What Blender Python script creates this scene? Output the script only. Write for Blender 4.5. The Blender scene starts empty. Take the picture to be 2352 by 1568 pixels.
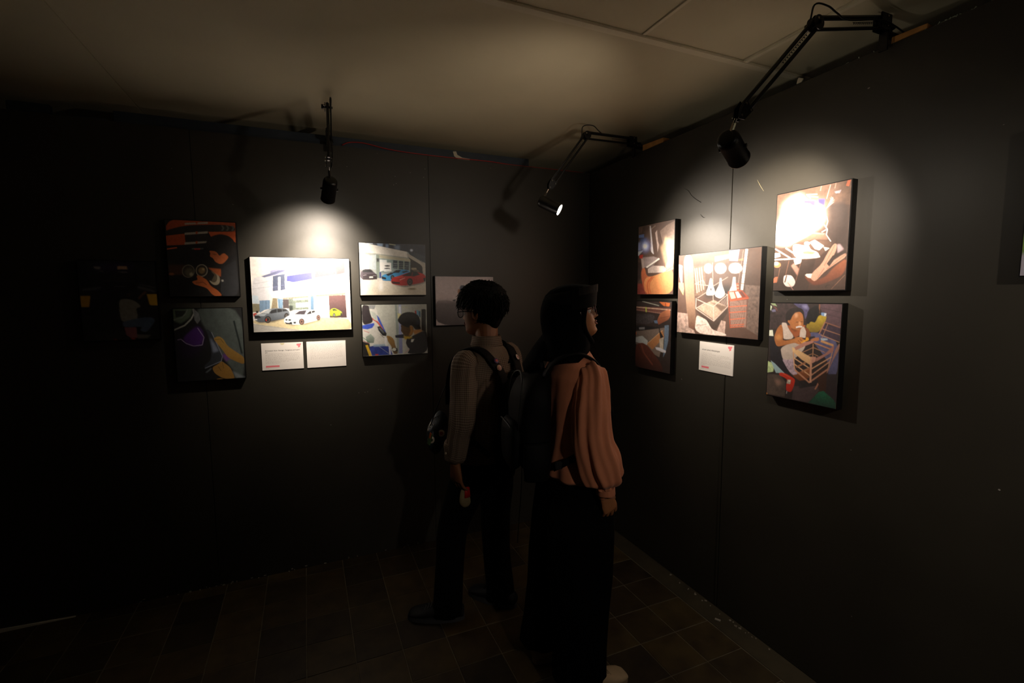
import bpy, bmesh, math, random
import numpy as np
from mathutils import Vector, Matrix, noise

random.seed(7)
R = math.radians
SC = bpy.context.scene
COL = SC.collection

# ---------------------------------------------------------------- camera, world, exposure
cd = bpy.data.cameras.new('camera')
cam = bpy.data.objects.new('camera', cd)
COL.objects.link(cam)
cd.sensor_width = 36.0
cd.lens = 1101.6 / 2352 * 36.0
cd.clip_start = 0.05
_r = Vector((0.91896565, -0.39429946, -0.00548294))
_u = Vector((0.04303363, 0.08645487, 0.99532591))
_f = Vector((0.39198244, 0.91490627, -0.09641719))
cam.matrix_world = Matrix(((_r.x, _u.x, -_f.x, -1.8699), (_r.y, _u.y, -_f.y, -2.9583), (_r.z, _u.z, -_f.z, 1.5969), (0, 0, 0, 1)))
SC.camera = cam
SC.view_settings.view_transform = 'Standard'
SC.view_settings.look = 'None'
SC.view_settings.gamma = 1.0
SC.view_settings.use_curve_mapping = False
SC.view_settings.exposure = 0.0
W = bpy.data.worlds.new('dark_room')
SC.world = W
W.use_nodes = True
W.node_tree.nodes['Background'].inputs[0].default_value = (0.50, 0.42, 0.36, 1)
W.node_tree.nodes['Background'].inputs[1].default_value = 0.004
# strengths of the exhibition lamps (each light is built inside its lamp head further down)
WARM = (1.0, 0.86, 0.71)
# wide beam and hot core of each lamp, in watts
LAMP_W = {'A': (56.0, 74.0), 'B': (30.0, 95.0), 'C': (39.0, 128.0), 'D': (44.0, 90.0), 'E': (19.0, 4.0)}


# ---------------------------------------------------------------- materials
def lin(h):
    h = h.lstrip('#')
    if len(h) == 3:
        h = ''.join(c * 2 for c in h)
    c = [int(h[i:i + 2], 16) / 255 for i in (0, 2, 4)]
    return tuple(x / 12.92 if x <= .04045 else ((x + .055) / 1.055) ** 2.4 for x in c)


MATS = {}


def mat(name, col, rough=.6, metal=0.0, spec=.5, var=.0, scale=8.0, bump=0.0, bscale=60.0, emit=None, coat=0.0, sheen=0.0):
    if name in MATS:
        return MATS[name]
    m = bpy.data.materials.new(name)
    m.use_nodes = True
    nt = m.node_tree
    b = nt.nodes['Principled BSDF']
    c = lin(col) if isinstance(col, str) else col
    b.inputs['Base Color'].default_value = (*c, 1)
    b.inputs['Roughness'].default_value = rough
    b.inputs['Metallic'].default_value = metal
    b.inputs['Specular IOR Level'].default_value = spec
    b.inputs['Coat Weight'].default_value = coat
    b.inputs['Sheen Weight'].default_value = sheen
    tc = nt.nodes.new('ShaderNodeTexCoord')
    if var > 0:
        n = nt.nodes.new('ShaderNodeTexNoise')
        n.inputs['Scale'].default_value = scale
        n.inputs['Detail'].default_value = 5
        r = nt.nodes.new('ShaderNodeValToRGB')
        r.color_ramp.elements[0].position = .3
        r.color_ramp.elements[1].position = .7
        r.color_ramp.elements[0].color = (*[x * (1 - var) for x in c], 1)
        r.color_ramp.elements[1].color = (*[min(1, x * (1 + var)) for x in c], 1)
        nt.links.new(tc.outputs['Object'], n.inputs['Vector'])
        nt.links.new(n.outputs['Fac'], r.inputs['Fac'])
        nt.links.new(r.outputs['Color'], b.inputs['Base Color'])
    if bump > 0:
        n2 = nt.nodes.new('ShaderNodeTexNoise')
        n2.inputs['Scale'].default_value = bscale
        n2.inputs['Detail'].default_value = 4
        bp = nt.nodes.new('ShaderNodeBump')
        bp.inputs['Strength'].default_value = bump
        bp.inputs['Distance'].default_value = .004
        nt.links.new(tc.outputs['Object'], n2.inputs['Vector'])
        nt.links.new(n2.outputs['Fac'], bp.inputs['Height'])
        nt.links.new(bp.outputs['Normal'], b.inputs['Normal'])
    if emit:
        b.inputs['Emission Color'].default_value = (*emit[0], 1)
        b.inputs['Emission Strength'].default_value = emit[1]
    MATS[name] = m
    return m


def wall_mat():
    m = mat('black_wall_paint', '#312e27', rough=.47, spec=.5, var=.16, scale=2.2, bump=.05, bscale=40)
    nt = m.node_tree
    b = nt.nodes['Principled BSDF']
    ramp = [n for n in nt.nodes if n.type == 'VALTORGB'][0]
    tc = [n for n in nt.nodes if n.type == 'TEX_COORD'][0]
    # dust specks left in the paint: thresholded high frequency noise
    n = nt.nodes.new('ShaderNodeTexNoise'); n.inputs['Scale'].default_value = 48; n.inputs['Detail'].default_value = 1
    mr = nt.nodes.new('ShaderNodeMapRange')
    mr.inputs['From Min'].default_value = .815; mr.inputs['From Max'].default_value = .84
    mx = nt.nodes.new('ShaderNodeMix'); mx.data_type = 'RGBA'
    nt.links.new(tc.outputs['Object'], n.inputs['Vector'])
    nt.links.new(n.outputs['Fac'], mr.inputs['Value'])
    nt.links.new(mr.outputs['Result'], mx.inputs['Factor'])
    nt.links.new(ramp.outputs['Color'], mx.inputs['A'])
    mx.inputs['B'].default_value = (.35, .33, .3, 1)
    nt.links.new(mx.outputs['Result'], b.inputs['Base Color'])
    return m


M_WALL = wall_mat()
M_CEIL = mat('ceiling_board', '#d3c8a8', rough=.85, spec=.2, var=.10, scale=1.3)
M_BATTEN = mat('ceiling_batten', '#e0d6ba', rough=.8, spec=.2, var=.06)
M_GROUT = mat('floor_grout', '#6e6655', rough=.9, var=.3, scale=20)
M_BOARD = mat('blue_black_board', '#26303a', rough=.5, var=.3, scale=6, bump=.2)
M_WOOD = mat('pine_block', '#c98f4e', rough=.6, var=.22, scale=30)
M_FRAME = mat('black_frame', '#0b0a0a', rough=.4, spec=.4)
M_BLACKMETAL = mat('black_enamel', '#0d0c0c', rough=.35, spec=.5)
M_CHROME = mat('chrome', '#c8c2ba', rough=.25, metal=1.0)
M_CABLE = mat('black_cable', '#0b0b0b', rough=.5)
M_RED = mat('red_wire', '#a3160d', rough=.45)
M_PAPER = mat('torn_paper', '#c9bfa8', rough=.8, var=.1)
M_CARD = mat('white_card', '#ece6e0', rough=.6, spec=.3, var=.015, scale=4)
M_INK = mat('ink', '#26262a', rough=.7)
M_INKL = mat('ink_small', '#b9b0aa', rough=.7)
M_PINK = mat('pink_print', '#f0808a', rough=.7)


def tile_mat():
    m = bpy.data.materials.new('cement_tile')
    m.use_nodes = True
    nt = m.node_tree
    b = nt.nodes['Principled BSDF']
    b.inputs['Roughness'].default_value = .55
    b.inputs['Specular IOR Level'].default_value = .35
    tc = nt.nodes.new('ShaderNodeTexCoord')
    oi = nt.nodes.new('ShaderNodeObjectInfo')
    ad = nt.nodes.new('ShaderNodeVectorMath'); ad.operation = 'ADD'
    n = nt.nodes.new('ShaderNodeTexNoise'); n.inputs['Scale'].default_value = 9; n.inputs['Detail'].default_value = 6
    nt.links.new(tc.outputs['Object'], ad.inputs[0])
    nt.links.new(oi.outputs['Location'], ad.inputs[1])
    nt.links.new(ad.outputs[0], n.inputs['Vector'])
    mx = nt.nodes.new('ShaderNodeMix'); mx.data_type = 'RGBA'
    mx.inputs['A'].default_value = (*lin('#3a3020'), 1)
    mx.inputs['B'].default_value = (*lin('#5c4d2c'), 1)
    rp = nt.nodes.new('ShaderNodeValToRGB')
    rp.color_ramp.elements[0].color = (.45, .40, .40, 1)
    rp.color_ramp.elements[1].color = (1.0, 1.0, 1.0, 1)
    rp.color_ramp.elements[0].position = .3
    rp.color_ramp.elements[1].position = .72
    nt.links.new(oi.outputs['Random'], mx.inputs['Factor'])
    nt.links.new(n.outputs['Fac'], rp.inputs['Fac'])
    ml = nt.nodes.new('ShaderNodeMix'); ml.data_type = 'RGBA'; ml.blend_type = 'MULTIPLY'
    ml.inputs['Factor'].default_value = 1
    nt.links.new(mx.outputs['Result'], ml.inputs['A'])
    nt.links.new(rp.outputs['Color'], ml.inputs['B'])
    nt.links.new(ml.outputs['Result'], b.inputs['Base Color'])
    return m


M_TILE = tile_mat()


# ---------------------------------------------------------------- object helpers
def tag(o, label=None, cat=None, group=None, kind=None):
    if label: o['label'] = label
    if cat: o['category'] = cat
    if group: o['group'] = group
    if kind: o['kind'] = kind
    return o


def thing(name, label, cat, loc=(0, 0, 0), rz=0, group=None):
    o = bpy.data.objects.new(name, None)
    o.empty_display_size = .05
    COL.objects.link(o)
    o.location = loc
    o.rotation_euler = (0, 0, rz)
    return tag(o, label, cat, group)


class MB:
    """collects verts and faces, then links them as one mesh object"""

    def __init__(s):
        s.v = []; s.f = []

    def add(s, v, f):
        n = len(s.v)
        s.v += [tuple(p) for p in v]
        s.f += [tuple(i + n for i in q) for q in f]
        return s

    def box(s, c, d, rot=None, bevel=0):
        bm = bmesh.new()
        bmesh.ops.create_cube(bm, size=1)
        for v in bm.verts:
            v.co = Vector((v.co.x * d[0], v.co.y * d[1], v.co.z * d[2]))
        if bevel:
            bmesh.ops.bevel(bm, geom=bm.edges[:], offset=bevel, segments=2, affect='EDGES')
        for v in bm.verts:
            if rot is not None: v.co = rot @ v.co
            v.co += Vector(c)
        bm.verts.ensure_lookup_table()
        s.add([v.co for v in bm.verts], [[v.index for v in f.verts] for f in bm.faces])
        bm.free()
        return s

    def tube(s, pts, rad, n=12, sub=0, ref=None, cap=True, squash=None):
        pts = [Vector(p) for p in pts]
        rad = [r if isinstance(r, (tuple, list)) else (r, r) for r in (rad if isinstance(rad, (list,)) else [rad] * len(pts))]
        if sub:
            pts, rad = crom(pts, rad, sub)
        ref = Vector(ref) if ref else None
        v = []; f = []
        prev = None
        for i, p in enumerate(pts):
            t = (pts[min(i + 1, len(pts) - 1)] - pts[max(i - 1, 0)]).normalized()
            if ref is not None:
                a = (ref - t * ref.dot(t)).normalized()
            elif prev is None:
                a = t.orthogonal().normalized()
            else:
                a = (prev - t * prev.dot(t)).normalized()
            prev = a
            b = t.cross(a)
            for k in range(n):
                th = 2 * math.pi * k / n
                v.append(p + a * (rad[i][0] * math.cos(th)) + b * (rad[i][1] * math.sin(th)))
        L = len(pts)
        for i in range(L - 1):
            for k in range(n):
                k2 = (k + 1) % n
                f.append((i * n + k, i * n + k2, (i + 1) * n + k2, (i + 1) * n + k))
        if cap:
            f.append(tuple(range(n - 1, -1, -1)))
            f.append(tuple((L - 1) * n + k for k in range(n)))
        return s.add(v, f)

    def ball(s, c, r, rot=None, seg=20, rings=12):
        r = r if isinstance(r, (tuple, list)) else (r, r, r)
        v = []; f = []
        for i in range(rings + 1):
            ph = math.pi * i / rings
            for k in range(seg):
                th = 2 * math.pi * k / seg
                p = Vector((r[0] * math.sin(ph) * math.cos(th), r[1] * math.sin(ph) * math.sin(th), r[2] * math.cos(ph)))
                if rot is not None: p = rot @ p
                v.append(p + Vector(c))
        for i in range(rings):
            for k in range(seg):
                k2 = (k + 1) % seg
                if i == 0: f.append((0, (i + 1) * seg + k, (i + 1) * seg + k2))
                elif i == rings - 1: f.append((i * seg + k, (i + 1) * seg, i * seg + k2))
                else: f.append((i * seg + k, (i + 1) * seg + k, (i + 1) * seg + k2, i * seg + k2))
        return s.add(v, f)

    def loft(s, rings, cap=(True, True)):
        n = len(rings[0]); v = []; f = []
        for r in rings: v += r
        for i in range(len(rings) - 1):
            for k in range(n):
                k2 = (k + 1) % n
                f.append((i * n + k, i * n + k2, (i + 1) * n + k2, (i + 1) * n + k))
        if cap[0]: f.append(tuple(range(n - 1, -1, -1)))
        if cap[1]: f.append(tuple((len(rings) - 1) * n + k for k in range(n)))
        return s.add(v, f)

    def poly(s, pts, normal, t):
        """flat polygon given thickness t along normal"""
        n = len(pts); nv = Vector(normal) * t
        v = [Vector(p) for p in pts] + [Vector(p) + nv for p in pts]
        f = [tuple(range(n)), tuple(range(2 * n - 1, n - 1, -1))] + [(i, (i + 1) % n, n + (i + 1) % n, n + i) for i in range(n)]
        return s.add(v, f)

    def build(s, name, m, parent=None, smooth=False, loc=None, kind=None, label=None):
        me = bpy.data.meshes.new(name)
        me.from_pydata(s.v, [], s.f)
        me.validate()
        if m: me.materials.append(m)
        bm = bmesh.new(); bm.from_mesh(me)
        bmesh.ops.remove_doubles(bm, verts=bm.verts[:], dist=1e-6)
        bmesh.ops.recalc_face_normals(bm, faces=bm.faces[:])
        bm.to_mesh(me); bm.free()
        if smooth: me.shade_smooth()
        if smooth == 'auto':
            me.shade_smooth()
            me.set_sharp_from_angle(angle=R(40))
        o = bpy.data.objects.new(name, me)
        COL.objects.link(o)
        if parent: o.parent = parent
        if loc: o.location = loc
        if kind: o['kind'] = kind
        if label: o['label'] = label
        return o


def crom(pts, rad, sub):
    P = []; Q = []
    n = len(pts)
    for i in range(n - 1):
        p0, p1, p2, p3 = pts[max(i - 1, 0)], pts[i], pts[i + 1], pts[min(i + 2, n - 1)]
        for k in range(sub):
            t = k / sub
            P.append(.5 * ((2 * p1) + (p2 - p0) * t + (2 * p0 - 5 * p1 + 4 * p2 - p3) * t * t + (3 * p1 - p0 - 3 * p2 + p3) * t ** 3))
            e = t * t * (3 - 2 * t)
            Q.append(tuple(a + (b - a) * e for a, b in zip(rad[i], rad[i + 1])))
    P.append(pts[-1]); Q.append(rad[-1])
    return P, Q


def lerp_rows(rows, z):
    """rows: list of tuples whose first item is the key, sorted; smooth interpolation"""
    if z <= rows[0][0]: return rows[0][1:]
    for a, b in zip(rows, rows[1:]):
        if z <= b[0]:
            t = (z - a[0]) / (b[0] - a[0])
            return tuple(p + (q - p) * t for p, q in zip(a[1:], b[1:]))
    return rows[-1][1:]


# ---------------------------------------------------------------- the room
H = 2.44
HC = 2.545

# floor: grout bed plus separate 20 cm cement tiles
fl = MB().box((-1.6, -2.0, -.0275), (6.6, 7.6, .05)).build('floor', M_GROUT)
tag(fl, kind='structure')
TS = .2015
tile_meshes = []
for q in range(3):
    bm = bmesh.new()
    bmesh.ops.create_cube(bm, size=1)
    for v in bm.verts:
        v.co = Vector((v.co.x * (TS - .0035 - .0004 * q), v.co.y * (TS - .0035), v.co.z * .006))
    bmesh.ops.bevel(bm, geom=[e for e in bm.edges if all(v.co.z > 0 for v in e.verts)], offset=.0016, segments=1, affect='EDGES')
    me = bpy.data.meshes.new('tile')
    bm.to_mesh(me); bm.free()
    me.materials.append(M_TILE)
    tile_meshes.append(me)
rt = random.Random(3)
for i in range(19):
    for j in range(15):
        o = bpy.data.objects.new('tile', tile_meshes[rt.randrange(3)])
        COL.objects.link(o)
        o.parent = fl
        o.location = (-.12 - TS * (i + .5), -.088 - TS * (j - .5), -.0032 + rt.uniform(-.0005, .0005))
        o.rotation_euler = (rt.uniform(-.003, .003), rt.uniform(-.003, .003), rt.randrange(4) * math.pi / 2 + rt.uniform(-.004, .004))
mort = MB().box((-.059, -2.0, -.003), (.116, 4.6, .006)).build('trim_1', mat('mortar', '#3b3322', rough=.9, var=.3, scale=7))
tag(mort, kind='structure')

# ceiling boards with battens
ce = MB().box((-1.6, -1.4, HC + .05), (7.6, 7.4, .04)).build('ceiling', M_CEIL)
tag(ce, kind='structure')
for (x0, x1, y0, y1) in [(-5.0, -2.6, -1.44, 2.1), (-2.6, 2.0, -1.44, 2.1), (-1.20, -.69, -3.6, -1.44), (-.69, -.18, -3.6, -1.44),
                         (-2.41, -1.20, -3.6, -1.44), (-3.62, -2.41, -3.6, -1.44), (-5.0, -3.62, -3.6, -1.44), (-.18, 2.0, -3.6, -1.44)]:
    g = .002
    MB().box(((x0 + x1) / 2, (y0 + y1) / 2, HC + .012), (x1 - x0 - g, y1 - y0 - g, .024), bevel=.0012).build('ceiling_panel', M_CEIL, ce)
b1 = MB().box((-1.5, -1.425, HC - .004), (7.0, .035, .010), bevel=.002)
tag(b1.build('trim_2', M_BATTEN), kind='structure')
b2 = MB().box((-.69, -2.52, HC - .002), (.014, 2.15, .006), bevel=.001)
tag(b2.build('trim_3', M_BATTEN), kind='structure')
b3 = MB().box((-.18, -2.52, HC - .005), (.022, 2.15, .012), bevel=.002)
tag(b3.build('trim_4', M_BATTEN), kind='structure')


def wall(name, joints, axis, y_off=0):
    back = MB()
    L = joints[-1]
    if axis == 'x': back.box((-L / 2 + .035, .04, H / 2 - .002), (L + .07, .05, H - .004))
    else: back.box((.04, -L / 2 - .001, H / 2 - .002), (.05, L - .002 + .032, H - .004))
    w = back.build(name, M_WALL)
    tag(w, kind='structure')
    rr = random.Random(len(name))
    for i, (a, b) in enumerate(zip(joints, joints[1:])):
        g = .0009 if axis == 'x' else .0015
        c = (a + b) / 2; ln = b - a - 2 * g
        tilt = 0
        mb = MB()
        if axis == 'x': mb.box((-c, .0075, H / 2), (ln, .015, H), bevel=.0012)
        else: mb.box((.0075, -c, H / 2), (.015, ln, H), bevel=.0012)
        mb.build('wall_panel', M_WALL, w)
    return w


wl = wall('wall_left', [0, 1.15, 2.375, 3.6, 4.8], 'x')
wr = wall('wall_right', [0, 1.2385, 2.46, 3.68, 4.4], 'y')
wb = MB().box((-1.3, -4.63, H / 2), (2.6, .05, H), bevel=.002).build('wall_back', M_WALL)
tag(wb, kind='structure')
# filler lath standing in the joint of the right wall, under the card
MB().box((-.0015, -1.232, .60), (.004, .010, 1.18), bevel=.001).build('joint_strip', M_WALL, wr)
MB().box((-.001, -1.236, 2.12), (.004, .006, .62), bevel=.001).build('joint_strip', M_WALL, wr)

# long board on top of the left wall and the offcut further left
bd = MB().box((-1.575, .035, 2.469), (2.225, .018, .056), bevel=.001).build('trim_5', M_BOARD)
tag(bd, kind='structure')
ob = MB().box((-2.995, .02, 2.463), (.155, .03, .044), bevel=.004)
o = ob.build('board_offcut', M_BOARD)
tag(o, 'short dark board offcut lying on the far left end of the wall top', 'board')
o = MB().box((-2.770, .02, 2.4445), (.13, .03, .007), bevel=.001).build('wood_lath', M_BOARD)
tag(o, 'thin dark lath on the left wall top beside the board offcut', 'lath')


# pale tapering strip at the far left foot of the left wall
bs = MB().poly([(-4.6, -.012, 0), (-3.3, -.012, 0), (-3.0, -.003, 0), (-3.0, -.0005, .003), (-3.3, -.0005, .016), (-4.6, -.0005, .018)], (0, -1, 0), .006).build('pale_strip_left', mat('pale_strip', '#c9c6bd', rough=.8))
tag(bs, kind='structure')
# torn paper and flaking paint
def scrap(name, pts, nrm, t, m, label, cat='paper'):
    o = MB().poly(pts, nrm, t).build(name, m)
    tag(o, label, cat)
    return o


scrap('paper_scrap', [(-.985, .0255, 2.489), (-.965, .0255, 2.492), (-.957, .0255, 2.472), (-.925, .0255, 2.458), (-.875, .0255, 2.456), (-.878, .0255, 2.4465), (-.955, .0255, 2.4465), (-.978, .0255, 2.462)], (0, -1, 0), .001,
      M_PAPER, 'torn beige paper scrap on the blue-black board above the left wall')
scrap('plaster_chip', [(.0, -1.545, 2.441), (.0, -1.565, 2.441), (.0, -1.572, 2.452), (.0, -1.553, 2.462), (.0, -1.548, 2.456)], (-1, 0, 0), .004, M_PAPER,
      'cream plaster chip on the right wall top below the large lamp arm', 'chip')
rr = random.Random(5)
fk = MB()
for k in range(46):
    y = -2.0 - abs(rr.gauss(0, .045)) - .005 if k < 34 else -1.7 - rr.random() * .35
    s_ = rr.uniform(.001, .0035)
    fk.box((rr.uniform(-.001, .006), y, H + rr.uniform(-.0012, .002)), (s_, s_ * rr.uniform(1, 3), s_), rot=Matrix.Rotation(rr.random() * 3, 3, 'X'))
fk.build('paint_flakes', mat('old_paint', '#9aa08c', rough=.8), wr, kind='stuff')
# scratches in the paint of the right wall: thin raised threads of paint
M_SCR = mat('scratch_edge', '#15130f', rough=.6)
for pts, rad in [([(-.0005, -.92, 2.155), (-.001, -.955, 2.135), (-.0015, -.975, 2.11), (-.001, -1.005, 2.085), (-.001, -1.045, 2.06)], [.0008, .0012, .001, .002, .0015]),
                 ([(-.0005, -1.045, 2.0), (-.001, -1.06, 1.985), (-.0005, -1.075, 1.98)], [.001, .0015, .0008])]:
    MB().tube(pts, rad, n=5, sub=3).build('paint_scratch', M_SCR, wr)
MB().tube([(-.0005, -1.375, 2.10), (-.001, -1.39, 2.075), (-.0005, -1.41, 2.045)], [.0004, .001, .0004], n=5, sub=3).build('paint_scratch', mat('pale_scratch', '#a59a7a', rough=.6), wr)
# dust and paint drips on the left wall, chips along its foot
ds = MB()
for (x, z) in [(-1.60, 1.02), (-1.565, 1.02), (-1.55, 1.022), (-1.485, 1.03), (-1.47, 1.028), (-1.35, 2.30), (-1.345, 2.26), (-1.36, 2.25), (-1.26, 2.33), (-1.17, 2.36), (-1.18, 2.31), (-2.2, 2.08), (-1.62, 2.33),
               (-1.75, 1.97), (-2.46, 2.24), (-1.45, 1.75)]:
    ds.box((x, -.0005, z), (.003, .0015, .004), rot=Matrix.Rotation(x * 9, 3, 'Y'))
for k in range(30):
    ds.box((-1.25 - rr.random() * 1.5, -.004, rr.uniform(.0, .014)), (rr.uniform(.003, .014), .004, rr.uniform(.002, .008)))
ds.build('paint_flecks', mat('fleck', '#8d8a80', rough=.8), wl, kind='stuff')
fk = MB()
for k in range(22):
    fk.box((-.012 - rr.random() * .02, -.9 - rr.random() * .75, .002), (rr.uniform(.002, .01), rr.uniform(.002, .012), .004), rot=Matrix.Rotation(rr.random() * 3, 3, 'Z'))
fk.box((-.075, -1.318, .003), (.012, .026, .004), rot=Matrix.Rotation(.5, 3, 'Z'))
fk.build('paint_flakes', mat('grey_flakes', '#9a9284', rough=.85), mort, kind='stuff')


# red wire along the top of the left wall
o = MB().tube([(-1.64, .022, 2.452), (-1.60, .016, 2.47), (-1.52, .012, 2.474), (-1.38, .012, 2.455), (-1.20, .014, 2.448), (-.98, .012, 2.447), (-.75, .010, 2.449), (-.60, .010, 2.4435), (-.3, .012, 2.4435), (-.08, .014, 2.4435), (.06, .05, 2.4445),
              (.12, .12, 2.47), (.09, .03, 2.452), (.05, -.1, 2.447)], .0028, n=8, sub=6).build('red_wire', M_RED, smooth=True)
tag(o, 'thin red electric wire running along the top of the left wall to the corner', 'cable')
o = MB().tube([(.035, -.66, 2.447), (.04, -.72, 2.452), (.045, -.78, 2.4445)], .003, n=8, sub=5).build('brown_wire', mat('brown_wire', '#5a2a12', rough=.5), smooth=True)
tag(o, 'short brown wire end behind the wooden block on the right wall', 'cable')


# ---------------------------------------------------------------- photographic prints, painted flat in colour attributes
def vnoise(h, w, cell, rng):
    gh, gw = int(h / cell) + 3, int(w / cell) + 3
    g = rng.random((gh, gw))
    y = np.arange(h)[:, None] / cell; x = np.arange(w)[None, :] / cell
    yi, xi = y.astype(int), x.astype(int)
    fy, fx = y - yi, x - xi
    fy = fy * fy * (3 - 2 * fy); fx = fx * fx * (3 - 2 * fx)
    return (g[yi, xi] * (1 - fy) * (1 - fx) + g[yi + 1, xi] * fy * (1 - fx) + g[yi, xi + 1] * (1 - fy) * fx + g[yi + 1, xi + 1] * fy * fx)


class Pic:
    def __init__(s, w, h, quad, bg, seed=1):
        s.w, s.h = w * 2, h * 2
        q = np.array(quad, float)
        dst = np.array([(0, 0), (s.w, 0), (s.w, s.h), (0, s.h)], float)
        A = []; B = []
        for (x, y), (u, v) in zip(q, dst):
            A.append([x, y, 1, 0, 0, 0, -u * x, -u * y]); B.append(u)
            A.append([0, 0, 0, x, y, 1, -v * x, -v * y]); B.append(v)
        k = np.linalg.solve(np.array(A), np.array(B))
        s.M = np.append(k, 1).reshape(3, 3)
        s.a = np.empty((s.h, s.w, 3)); s.a[:] = lin(bg)
        s.rng = np.random.default_rng(seed)

    def tr(s, p):
        p = np.c_[np.array(p, float), np.ones(len(p))] @ s.M.T
        return p[:, :2] / p[:, 2:]

    def mask(s, p, soft=0):
        m = np.zeros((s.h, s.w))
        x0, y0 = np.floor(p.min(0)).astype(int); x1, y1 = np.ceil(p.max(0)).astype(int) + 1
        x0, y0, x1, y1 = max(x0, 0), max(y0, 0), min(x1, s.w), min(y1, s.h)
        if x1 <= x0 or y1 <= y0: return m
        X, Y = np.meshgrid(np.arange(x0, x1) + .5, np.arange(y0, y1) + .5)
        ins = np.zeros(X.shape, bool)
        for (ax, ay), (bx, by) in zip(p, np.roll(p, -1, 0)):
            if ay == by: continue
            c = ((ay > Y) != (by > Y)) & (X < (bx - ax) * (Y - ay) / (by - ay) + ax)
            ins ^= c
        m[y0:y1, x0:x1] = ins
        if soft:
            k = max(1, int(soft * 2))
            for _ in range(2):
                for ax in (0, 1):
                    c = np.cumsum(np.pad(m, [(k + 1, k) if ax == i else (0, 0) for i in (0, 1)], mode='edge'), axis=ax)
                    n = m.shape[ax]
                    m = (np.take(c, range(2 * k + 1, 2 * k + 1 + n), ax) - np.take(c, range(0, n), ax)) / (2 * k + 1)
        return m

    def P(s, c, pts, a=1, soft=0, mot=0, cell=6, c2=None):
        if len(pts) > 6 and len(pts) < 25:  # round the corners of free-form shapes
            q = np.array(pts, float)
            for _ in range(2):
                nx = np.roll(q, -1, 0)
                q = np.stack([q * .8 + nx * .2, q * .2 + nx * .8], 1).reshape(-1, 2)
            pts = q
        m = s.mask(s.tr(pts), soft) * a
        col = np.array(lin(c))[None, None, :]
        if c2:
            ys = np.where(m.any(1))[0]
            if len(ys):
                t = np.clip((np.arange(s.h) - ys[0]) / max(1, ys[-1] - ys[0]), 0, 1)[:, None, None]
                col = col * (1 - t) + np.array(lin(c2)) * t
        if mot:
            n = .6 * vnoise(s.h, s.w, cell, s.rng) + .4 * vnoise(s.h, s.w, cell / 2.3, s.rng)
            col = col * (1 + mot * 2 * (n - .5))[:, :, None]
        s.a = s.a * (1 - m[:, :, None]) + np.clip(col, 0, 1) * m[:, :, None]
        return s

    def E(s, c, x, y, rx, ry, rot=0, **k):
        t = np.linspace(0, 2 * math.pi, 30)[:-1]
        ca, sa = math.cos(rot), math.sin(rot)
        return s.P(c, [(x + rx * math.cos(q) * ca - ry * math.sin(q) * sa, y + rx * math.cos(q) * sa + ry * math.sin(q) * ca) for q in t], **k)

    def L(s, c, w, pts, **k):
        for (ax, ay), (bx, by) in zip(pts, pts[1:]):
            d = math.hypot(bx - ax, by - ay) or 1
            nx, ny = -(by - ay) / d * w / 2, (bx - ax) / d * w / 2
            s.P(c, [(ax + nx, ay + ny), (bx + nx, by + ny), (bx - nx, by - ny), (ax - nx, ay - ny)], **k)
        return s

    def mesh(s, x0, x1, z0, z1, at):
        """flat grid, one vertex per painted pixel; at(u, z) -> point"""
        w, h = s.w // 2, s.h // 2
        im = s.a
        for ax in (0, 1):
            im = (np.roll(im, 1, ax) + 2 * im + np.roll(im, -1, ax)) / 4 * 1.0 if min(w, h) > 60 else im
        im = im.reshape(h, 2, w, 2, 3).mean((1, 3))
        grain = 1 + .10 * (vnoise(h, w, 14, s.rng) - .5) + .14 * (vnoise(h, w, 3.5, s.rng) - .5) + .12 * (s.rng.random((h, w)) - .5)
        im = np.clip(im * grain[:, :, None] + (.006 * vnoise(h, w, 5, s.rng))[:, :, None], 0, .9)
        us = np.linspace(0, 1, w); vs = np.linspace(0, 1, h)
        v = np.array([at(x0 + (x1 - x0) * u, z1 + (z0 - z1) * q) for q in vs for u in us])
        idx = np.arange(w * h).reshape(h, w)
        f = np.stack([idx[:-1, :-1], idx[1:, :-1], idx[1:, 1:], idx[:-1, 1:]], -1).reshape(-1, 4)
        me = bpy.data.meshes.new('print')
        me.vertices.add(len(v)); me.vertices.foreach_set('co', v.ravel())
        me.loops.add(f.size); me.loops.foreach_set('vertex_index', f.ravel().astype(np.int32))
        me.polygons.add(len(f)); me.polygons.foreach_set('loop_start', np.arange(0, f.size, 4, dtype=np.int32))
        me.update(); me.validate()
        at_ = me.color_attributes.new('picture', 'FLOAT_COLOR', 'POINT')
        c = np.ones((w * h, 4), np.float32); c[:, :3] = im.reshape(-1, 3)
        at_.data.foreach_set('color', c.ravel())
        return me


def print_mat():
    m = bpy.data.materials.new('satin_photo_print')
    m.use_nodes = True
    nt = m.node_tree
    b = nt.nodes['Principled BSDF']
    a = nt.nodes.new('ShaderNodeAttribute'); a.attribute_name = 'picture'
    nt.links.new(a.outputs['Color'], b.inputs['Base Color'])
    b.inputs['Roughness'].default_value = .5
    b.inputs['Specular IOR Level'].default_value = .85
    tc = nt.nodes.new('ShaderNodeTexCoord')
    n = nt.nodes.new('ShaderNodeTexNoise'); n.inputs['Scale'].default_value = 14
    bp = nt.nodes.new('ShaderNodeBump'); bp.inputs['Strength'].default_value = .08; bp.inputs['Distance'].default_value = .01
    nt.links.new(tc.outputs['Object'], n.inputs['Vector'])
    nt.links.new(n.outputs['Fac'], bp.inputs['Height'])
    nt.links.new(bp.outputs['Normal'], b.inputs['Normal'])
    return m


M_PRINT = print_mat()
TF = .03


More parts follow.
